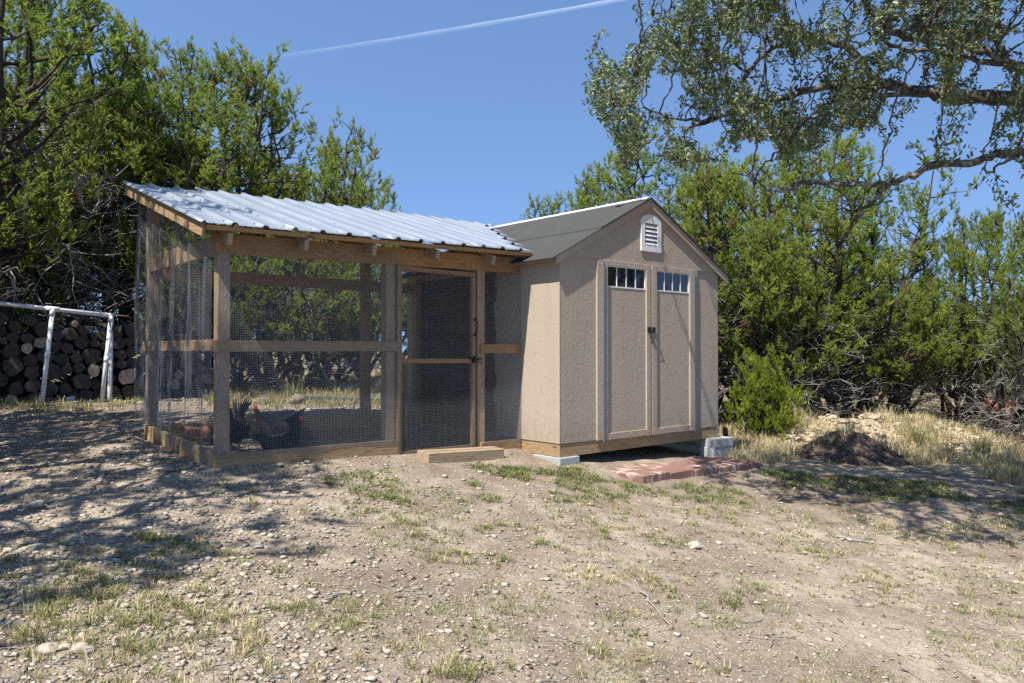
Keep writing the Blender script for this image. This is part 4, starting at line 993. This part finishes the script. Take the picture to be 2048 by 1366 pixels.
u, v = uv_of(x, y); ok = (RNG.random(len(x)) < g * .62) & ~((u > -.03) & (v > -.02) & (u < 2.7)) & ~((u > .3) & (u < 2.4) & (v > -.9) & (v < 0)) 
x, y = x[ok], y[ok]; sz = .0035 + .011 * RNG.random(len(x)) ** 3.0 + (RNG.random(len(x)) < .03) * .012; sz *= .75 + y * .055
big = sz * 1515 / y > 3.0
stones(0, x[big], y[big], sz[big], 'gravel', 'pale limestone gravel strewn over the dirt yard', M['stone'], tint=(.0, 1))
stones(0, x[~big], y[~big], sz[~big], 'fine_gravel', 'finer tan grit scattered between the gravel', M['stone'], tint=(.0, .85), small=True)
def chips():
    x, y = field(30000, y0=3.0, y1=9.8); w_ = sstep(-.4, -2.0, x + .1 * (y - 5)) * (.35 + 1.2 * (fbm(x * 1.1 + 5, y * 1.1, 3) > .46)) + .09
    u, v = uv_of(x, y); ok = (RNG.random(len(x)) < w_ * .42) & ~((u > -3.1) & (v > .5) & (v < 2.4) & (u < 0)) & ~((u > -.03) & (v > -.9) & (u < 2.7)); x, y = x[ok], y[ok]
    sz = (.007 + .022 * RNG.random(len(x)) ** 2.5) * (.7 + .06 * y); stones(0, x, y, sz, 'limestone_chips', 'coarser white limestone chips covering the left of the yard', M['stone'], flat=.45, tint=(.45, 1)); print('chips', len(x))
chips()
# ------------------------------------------------------------------ mounds
TOPS = []
def top(x, y):
    z = ground(x, y)
    for f in TOPS: z = np.maximum(z, f(x, y))
    return z
def mound(name, cx_, cy_, rx, ry, h, mat, label, cat, nst, smin, smax, stm, seed):
    N = 96; rg = np.random.default_rng(seed); X, Y = np.meshgrid(np.linspace(-1, 1, N), np.linspace(-1, 1, N)); R_ = np.hypot(X, Y)
    def hf(xx, yy):
        a = (xx - cx_) / rx; b = (yy - cy_) / ry; r = np.hypot(a, b); return ground(xx, yy) + h * (1 - sstep(0, 1.0, r)) * (.55 + .9 * fbm(xx * 3 + seed, yy * 3)) - .04 * sstep(.8, 1, r)
    XX = X * rx + cx_; YY = Y * ry + cy_; Z = hf(XX, YY) + .03 * (fbm(XX * 14, YY * 14) - .5); Z = np.where(R_ > 1, ground(XX, YY) - .05, Z)
    idx = np.arange(N * N).reshape(N, N); Fc = np.stack([idx[:-1, :-1], idx[:-1, 1:], idx[1:, 1:], idx[1:, :-1]], -1).reshape(-1, 4)
    b = np.array([cx_, cy_, float(ground(cx_, cy_))]); V = np.stack([XX, YY, Z], -1).reshape(-1, 3) - b
    e = empty(name, tuple(b), 0, label=label, cat=cat)
    link('heap', npmesh('heap', V, Fc, mat, {'tint': rg.random(N * N)}, True), e)
    a = rg.uniform(0, 2 * PI, nst); r = rg.random(nst) ** .62 * 1.18; xs = cx_ + rx * r * np.cos(a); ys = cy_ + ry * r * np.sin(a); sz = smin + (smax - smin) * rg.random(nst) ** 6
    o = stones(0, xs, ys, sz, 'loose_bits', None, stm, .6, 0, hf, rng=rg); o.parent = e; o.location = tuple(-b)
    for k_ in ('category', 'label'):
        if k_ in o: del o[k_]
    TOPS.append(hf); return hf
mx, my = (1700 - 1024) / F * 9.5, 9.5
mound('mulch_mound', mx, my, .85, .7, .33, M['mulch'], 'dark brown mulch mound on the shaded grass right of the shed', 'mound', 5200, .005, .022, M['mulch'], 3)
M['rubble'] = m_rock('rubble', (.26, .20, .13), (.54, .47, .34))
M['rubble_soil'] = m_rock('rubble_soil', (.30, .235, .15), (.40, .33, .23))
mound('rubble_heap', 5.3, 11.0, 2.6, 1.0, .40, M['rubble_soil'], 'long low heap of cream limestone rubble before the right-hand junipers', 'heap', 6500, .007, .075, M['rubble'], 4)
mound('dirt_heap', 4.05, 11.3, 1.0, .8, .45, M['rubble_soil'], 'small grassy limestone heap left of the long rubble heap', 'heap', 1300, .008, .035, M['rubble'], 9)
# ------------------------------------------------------------------ grass
def blades(xs, ys, hgt, spread, tint0, n_b, name, label, lean=.6, rng=RNG, wid=.0035, tvar=.2, up=0):
    """clumps at xs,ys; every blade is two quads + tip folded into two segments"""
    m = len(xs); N = n_b; tot = m * N
    a = rng.uniform(0, 2 * PI, tot); r = np.abs(rng.normal(0, 1, tot)) * np.repeat(spread, N) * .5
    bx = np.repeat(xs, N) + r * np.cos(a); by = np.repeat(ys, N) + r * np.sin(a); bz = top(bx, by) - .004
    h = np.repeat(hgt, N) * rng.uniform(.45, 1.15, tot); ln = rng.uniform(.2, 1.2, tot) * lean; aa = a + rng.normal(0, .7, tot)
    d = np.stack([np.cos(aa), np.sin(aa), np.zeros(tot)], -1); s = np.stack([-np.sin(aa + rng.normal(0, .6, tot)), np.cos(aa), np.zeros(tot)], -1)
    B = np.stack([bx, by, bz], -1); Z = np.array([0, 0, 1.])
    mid = B + Z * (h * .6)[:, None] + d * (h * .35 * ln)[:, None]; tip = B + Z * (h * (1 - .35 * np.clip(ln, 0, 1.4)))[:, None] + d * (h * 1.0 * ln)[:, None]
    w_ = wid * (.7 + .6 * rng.random(tot)); w_ = w_ * (.7 + by * .07)
    V = np.stack([B - s * w_[:, None] * .5, B + s * w_[:, None] * .5, mid - s * w_[:, None] * .4, mid + s * w_[:, None] * .4, tip], 1).reshape(-1, 3)
    i = np.arange(tot)[:, None] * 5; Fc = np.concatenate([i + np.array([[0, 1, 3]]), i + np.array([[0, 3, 2]]), i + np.array([[2, 3, 4]])])
    t = np.clip(np.repeat(tint0, N) + rng.normal(0, tvar, tot), 0, 1); t = np.repeat(t, 5)
    return link(name, npmesh(name, V, Fc, M['grass'], {'tint': t}), None, kind='stuff', label=label, cat='grass')
gp = [  # px, py, spread in metres, clumps, height, tint
 (480,980,.12,5,.045,.3),(520,1005,.18,8,.05,.3),(300,1080,.18,16,.07,.2),(385,1098,.2,16,.06,.42),(200,1120,.3,14,.05,.5),(110,1120,.2,8,.05,.45),(40,1125,.2,8,.05,.45),
 (150,1175,.3,26,.06,.3),(90,1190,.3,26,.06,.3),(20,1210,.3,26,.07,.3),(280,1150,.35,30,.05,.5),(150,1225,.3,26,.08,.5),(200,1205,.2,20,.08,.5),(60,1250,.25,20,.06,.4),(330,1245,.3,34,.085,.45),(270,1240,.12,10,.08,.4),(390,1235,.2,16,.06,.5),
 (500,1235,.15,10,.05,.75),(590,1230,.10,8,.05,.25),(540,1150,.3,22,.05,.4),(450,1180,.3,20,.04,.45),(560,1120,.2,12,.04,.4),(720,1240,.12,8,.05,.35),(60,1330,.4,22,.06,.5),(200,1350,.5,26,.06,.5),(380,1345,.4,26,.07,.5),(440,1330,.2,14,.08,.5),
 (880,1345,.14,16,.08,.42),(950,1345,.10,8,.06,.42),(730,1030,.16,12,.05,.35),(820,1048,.12,9,.05,.35),(845,1072,.1,7,.05,.4),(930,1112,.14,12,.06,.35),(890,1115,.08,6,.06,.45),(980,1065,.16,12,.05,.4),(1010,1055,.12,8,.05,.45),
 (1090,1090,.07,5,.05,.22),(1150,1155,.12,7,.045,.6),(1200,1150,.2,8,.04,.6),(1290,1160,.25,12,.05,.45),(1310,1170,.1,6,.05,.3),(1480,1205,.12,11,.06,.28),(1280,1235,.08,4,.05,.6),(1030,1225,.07,4,.04,.4),(1200,1310,.05,3,.06,.35),
 (1330,1085,.14,12,.05,.28),(1240,1065,.25,18,.045,.45),(1200,1010,.3,22,.045,.38),(1180,1045,.2,12,.04,.4),(1380,1055,.3,18,.045,.45),(1450,1030,.35,20,.045,.45),(1560,1040,.35,20,.04,.5),(1620,1090,.25,14,.045,.45),(1640,1115,.2,12,.05,.4),(1750,1150,.3,14,.04,.5),
 (1760,1170,.2,10,.05,.4),(1950,1220,.15,8,.05,.35),(2030,1170,.2,8,.05,.35),(1790,1060,.3,12,.05,.45),(1900,1080,.3,14,.05,.4),(2000,1060,.35,18,.06,.35),(1690,1180,.3,12,.04,.5),(1850,1220,.2,8,.04,.5),(1530,1180,.1,6,.04,.4),(1400,1330,.1,5,.05,.5)]
Xs = []; Ys = []; Hs = []; Ss = []; Ts = []
for (px, py, sp, n, h, t) in gp:
    cx_, cy_ = pix(px, py); n = int(n * (.85 if px < 650 else 1.1))
    Xs += list(cx_ + RNG.normal(0, sp * .75, n)); Ys += list(cy_ + RNG.normal(0, sp * .6, n)); Hs += [h * random.uniform(.6, 1.1) for _ in range(n)]; Ss += [.05] * n; Ts += [t + .14 + random.uniform(-.12, .2) for _ in range(n)]
blades(np.array(Xs), np.array(Ys), np.array(Hs), np.array(Ss), np.array(Ts), 26, 'grass_tufts', 'scattered green and straw grass tufts on the dirt yard', 1.0, wid=.004)
def band(pts, n, h, t, nb, name, label, lean=.8, sp=.06, wid=.004, tv=.18, hmax=1.0):
    P = np.array([pix(*p) for p in pts]); c = P.mean(0); lo, hi = P.min(0), P.max(0); out = []
    while len(out) < n:
        q = RNG.uniform(lo, hi, (n * 3, 2)); ins = np.zeros(len(q), bool)
        for i in range(len(P)):
            x1, y1 = P[i]; x2, y2 = P[(i + 1) % len(P)]; ins ^= ((y1 > q[:, 1]) != (y2 > q[:, 1])) & (q[:, 0] < (x2 - x1) * (q[:, 1] - y1) / (y2 - y1 + 1e-9) + x1)
        q = q[ins]; dn = fbm(q[:, 0] * 1.7 + 3, q[:, 1] * 1.7, 3); q = q[dn > .40]; out += list(q)
    q = np.array(out[:n]); uu, vv = uv_of(q[:, 0], q[:, 1]); q = q[~((uu > -.05) & (uu < 2.9) & (vv > -.05) & (vv < 2.8)) & ~((uu > .3) & (uu < 2.45) & (vv > -.88) & (vv < 0)) & ~((uu > -3.2) & (uu <= -.05) & (vv > .5) & (vv < 2.5))]
    m = len(q); tn = t + .25 * (fbm(q[:, 0] * 1.3 + 50, q[:, 1] * 1.3) - .5); return blades(q[:, 0], q[:, 1], h * RNG.uniform(.5, 1.2, m), np.full(m, sp), tn, nb, name, label, lean, wid=wid, tvar=tv)
band([(640, 955), (760, 935), (980, 932), (1130, 945), (1320, 965), (1520, 985), (1500, 1010), (1250, 1000), (1000, 1010), (800, 1010), (700, 1000)], 520, .05, .36, 20, 'grass_patch', 'green grass strip in front of the gate and paving', .9)
band([(1000, 935), (1160, 940), (1200, 965), (1000, 960)], 110, .06, .38, 20, 'grass_patch', 'grass along the near block of the shed')
band([(1480, 935), (1700, 955), (2048, 985), (2100, 1040), (1900, 1010), (1700, 1000), (1560, 970)], 620, .055, .30, 18, 'grass_patch', 'shaded green grass between the mulch mound and the dirt')
band([(1440, 845), (1560, 845), (1640, 870), (1660, 905), (1560, 925), (1460, 925)], 2200, .15, .84, 15, 'dry_grass', 'dry golden grass around the mounds right of the shed', .7, .08, .0035)
band([(1790, 885), (1900, 880), (2060, 890), (2110, 975), (2000, 965), (1860, 945), (1790, 920)], 1500, .15, .80, 15, 'dry_grass', 'dry golden grass before the rubble heap', .7, .08, .0035)
band([(1440, 800), (1600, 790), (2060, 830), (2200, 900), (1850, 860), (1440, 850)], 1700, .26, .86, 13, 'dry_grass', 'taller straw-coloured grass below the right-hand junipers', .6, .1, .004)
band([(-200, 790), (300, 790), (300, 820), (-200, 830)], 260, .12, .6, 14, 'grass_patch', 'sparse weeds at the foot of the firewood pile', .8, .08, .004)
band([(380, 775), (820, 775), (830, 830), (430, 826)], 700, .15, .62, 14, 'dry_grass', 'weedy grass behind the chicken run', .7, .08, .004)
def heap_grass(n):
    a = RNG.uniform(0, 2 * PI, n); r = np.sqrt(RNG.random(n)) * 1.05; x = 5.0 + 3.0 * r * np.cos(a); y = 10.7 + 1.15 * r * np.sin(a) - .2; dn = fbm(x * 1.6, y * 1.6, 3); ok = dn > .42; x, y = x[ok], y[ok]; m = len(x)
    blades(x, y, .20 * RNG.uniform(.4, 1.2, m), np.full(m, .07), .84 + RNG.normal(0, .07, m), 14, 'dry_grass', 'straw-coloured grass growing over the rubble heap', .6, wid=.004)
heap_grass(1250)
def farfield(n, x0, x1, y0, y1, h, t, name, label):
    x = RNG.uniform(x0, x1, n); y = RNG.uniform(y0, y1, n); blades(x, y, h * RNG.uniform(.5, 1.2, n), np.full(n, .2), t + RNG.normal(0, .1, n), 12, name, label, .6, wid=.006)
farfield(1800, -12, 16, 11.5, 26, .22, .72, 'dry_grass', 'dry meadow grass between and beyond the junipers')
def thin(n):
    x, y = field(n, y0=2.8, y1=9.5); u, v = uv_of(x, y); dn = fbm(x * 1.9 + 80, y * 1.9, 3)
    ok = (dn > .47) & ~((u > -3.15) & (v > -.05) & (u < 2.8)) & ~((u > .3) & (u < 2.45) & (v > -.8) & (v < 0)) & (RNG.random(n) < np.where(x < -1.2, .4, 1)); x, y = x[ok], y[ok]; m = len(x)
    blades(x, y, RNG.uniform(.018, .05, m), np.full(m, .07), .52 + .5 * (fbm(x * 2, y * 2 + 40) - .5) + RNG.normal(0, .08, m), 12, 'thin_grass', 'thin low grass sprinkled over the middle of the yard', 1.3, wid=.0032)
thin(8200)
# tall leggy weeds by the heap
for (px, py, h, n, lab, t) in ((1620, 880, .35, 30, 'pale bunch grass clump left of the rubble heap', .7), (1835, 905, .34, 34, 'upright straw bunch grass before the rubble heap', .55), (1965, 920, .36, 34, 'greener bunch grass clump near the right edge', .42), (1900, 915, .26, 26, 'low bunch grass between two taller clumps', .6), (590, 800, .35, 12, 'tall grass clump beside the boulder behind the run', .5)):
    x_, y_ = pix(px, py)
    o = blades(np.full(4, x_) + RNG.normal(0, .04, 4), np.full(4, y_) + RNG.normal(0, .04, 4), np.full(4, h), np.full(4, .10), np.full(4, t), n, 'bunch_grass', lab, .45, wid=.005)
    del o['kind']; o['category'] = 'grass clump'
# leaf litter and twigs
def litter(n):
    x, y = field(n); u, v = uv_of(x, y); ok = ~((u > -3.1) & (v > -.05) & (u < 2.7)); x, y = x[ok], y[ok]; m = len(x)
    a = RNG.uniform(0, 2 * PI, m); L = RNG.uniform(.010, .028, m); W = L * .42; d = np.stack([np.cos(a), np.sin(a), RNG.normal(0, .25, m)], -1); s = np.stack([-np.sin(a), np.cos(a), RNG.normal(0, .3, m)], -1)
    B = np.stack([x, y, ground(x, y) + .006], -1); V = np.stack([B - d * L[:, None], B - s * W[:, None], B + d * L[:, None], B + s * W[:, None]], 1).reshape(-1, 3)
    link('leaf_litter', npmesh('leaf_litter', V, np.arange(4 * m).reshape(-1, 4), M['deadleaf'], {'tint': np.repeat(RNG.random(m), 4)}), None, kind='stuff', label='fallen brown leaves scattered over the yard', cat='leaf litter')
    x, y = field(1600); tb = Tubes()
    for i in range(len(x)):
        u, v = uv_of(x[i], y[i])
        if -3.1 < u < 2.7 and v > -.05: continue
        L = random.uniform(.03, .14); p, _ = curve([x[i], y[i], float(ground(x[i], y[i])) + .006], [math.cos(i), math.sin(i), 0], L, 3, RNG, .25); p[:, 2] = ground(p[:, 0], p[:, 1]) + .006; tb.add(p, np.full(4, random.uniform(.0012, .003)), 3)
    link('twig_litter', tb.mesh('twig_litter', M['twig']), None, kind='stuff', label='small dry twigs scattered over the yard', cat='twigs')
litter(1500)
for (a, b, r, lab) in (((1280, 1185), (1345, 1262), .006, 'thin straight grey stick on the dirt right of centre'), ((650, 1205), (715, 1185), .007, 'dark bent stick on the dirt left of centre'), ((1670, 1075), (1745, 1088), .011, 'lichen-grey stick on the right-hand dirt')):
    A = pix(*a); B = pix(*b); T = np.linspace(0, 1, 7); p = np.stack([A[0] + (B[0] - A[0]) * T, A[1] + (B[1] - A[1]) * T, T * 0], -1) + np.concatenate([RNG.normal(0, .008, (7, 2)), np.zeros((7, 1))], 1)
    p[:, 2] = ground(p[:, 0], p[:, 1]) + .012; tb = Tubes(); q = p - p[0]; tb.add(q, np.linspace(r, r * .5, 7), 6); o = link('stick', tb.mesh('stick', M['twig'])); o.location = tuple(p[0]); tag(o, lab, 'stick')
# ------------------------------------------------------------------ contrail
def contrail():
    k = NT('contrail_vapour'); g = k.attr('gr').outputs['Vector']; sp = k.n('ShaderNodeSeparateXYZ'); k.l(g, sp.inputs[0])
    n = k.noise(k.mapping(g, (14, 3, 1)), 1, 5, .7)
    prof = k.math('SUBTRACT', 1, k.math('ABSOLUTE', sp.outputs[1])); prof = k.ramp(prof, [(.05, 0), (.75, 1)])
    a = k.math('MULTIPLY', k.math('MULTIPLY', prof, k.ramp(n, [(.25, .35), (.7, 1)])), k.ramp(sp.outputs[0], [(0, 0), (.35, .13), (.8, .24), (1, .28)]))
    df = k.n('ShaderNodeBsdfDiffuse'); df.inputs[0].default_value = (.9, .9, .9, 1); tl = k.n('ShaderNodeBsdfTranslucent'); tl.inputs[0].default_value = (.9, .9, .9, 1); ad = k.n('ShaderNodeAddShader'); k.l(df.outputs[0], ad.inputs[0]); k.l(tl.outputs[0], ad.inputs[1])
    tr = k.n('ShaderNodeBsdfTransparent'); mx = k.n('ShaderNodeMixShader'); k.l(a, mx.inputs[0]); k.l(tr.outputs[0], mx.inputs[1]); k.l(ad.outputs[0], mx.inputs[2]); k.l(mx.outputs[0], k.out.inputs[0])
    D = 3000.; A = Vector(((470 - 1024) / F * D, D, (700 - 124) / F * D)); B = Vector(((1260 - 1024) / F * D, D, (700 + 8) / F * D))
    N = 60; V = []; G = []; Fc = []
    up = Vector((-.15, -.25, .95)).normalized()
    for i in range(N + 1):
        t = i / N; p = A.lerp(B, t) + Vector((0, 0, -8 * math.sin(t * PI))); h = 10 + 1.0 * math.sin(i * .7)
        for j in range(-2, 3):
            V.append(tuple(p + up * h * j / 2 - Vector((0, 1, 0)) * (h * .5 * (1 - (j / 2) ** 2)))); G.append((t, j / 2, 0))
    for i in range(N):
        for j in range(4): Fc.append((i * 5 + j, i * 5 + j + 1, i * 5 + 6 + j, i * 5 + 5 + j))
    o = link('contrail', npmesh('contrail', V, Fc, k.m, {'gr': np.array(G)}, True), None, label='thin white aircraft contrail slanting across the blue sky', cat='contrail')
contrail()
tot = sum(len(m.loops) - 2 * len(m.polygons) for m in bpy.data.meshes); print('TRIS', tot)
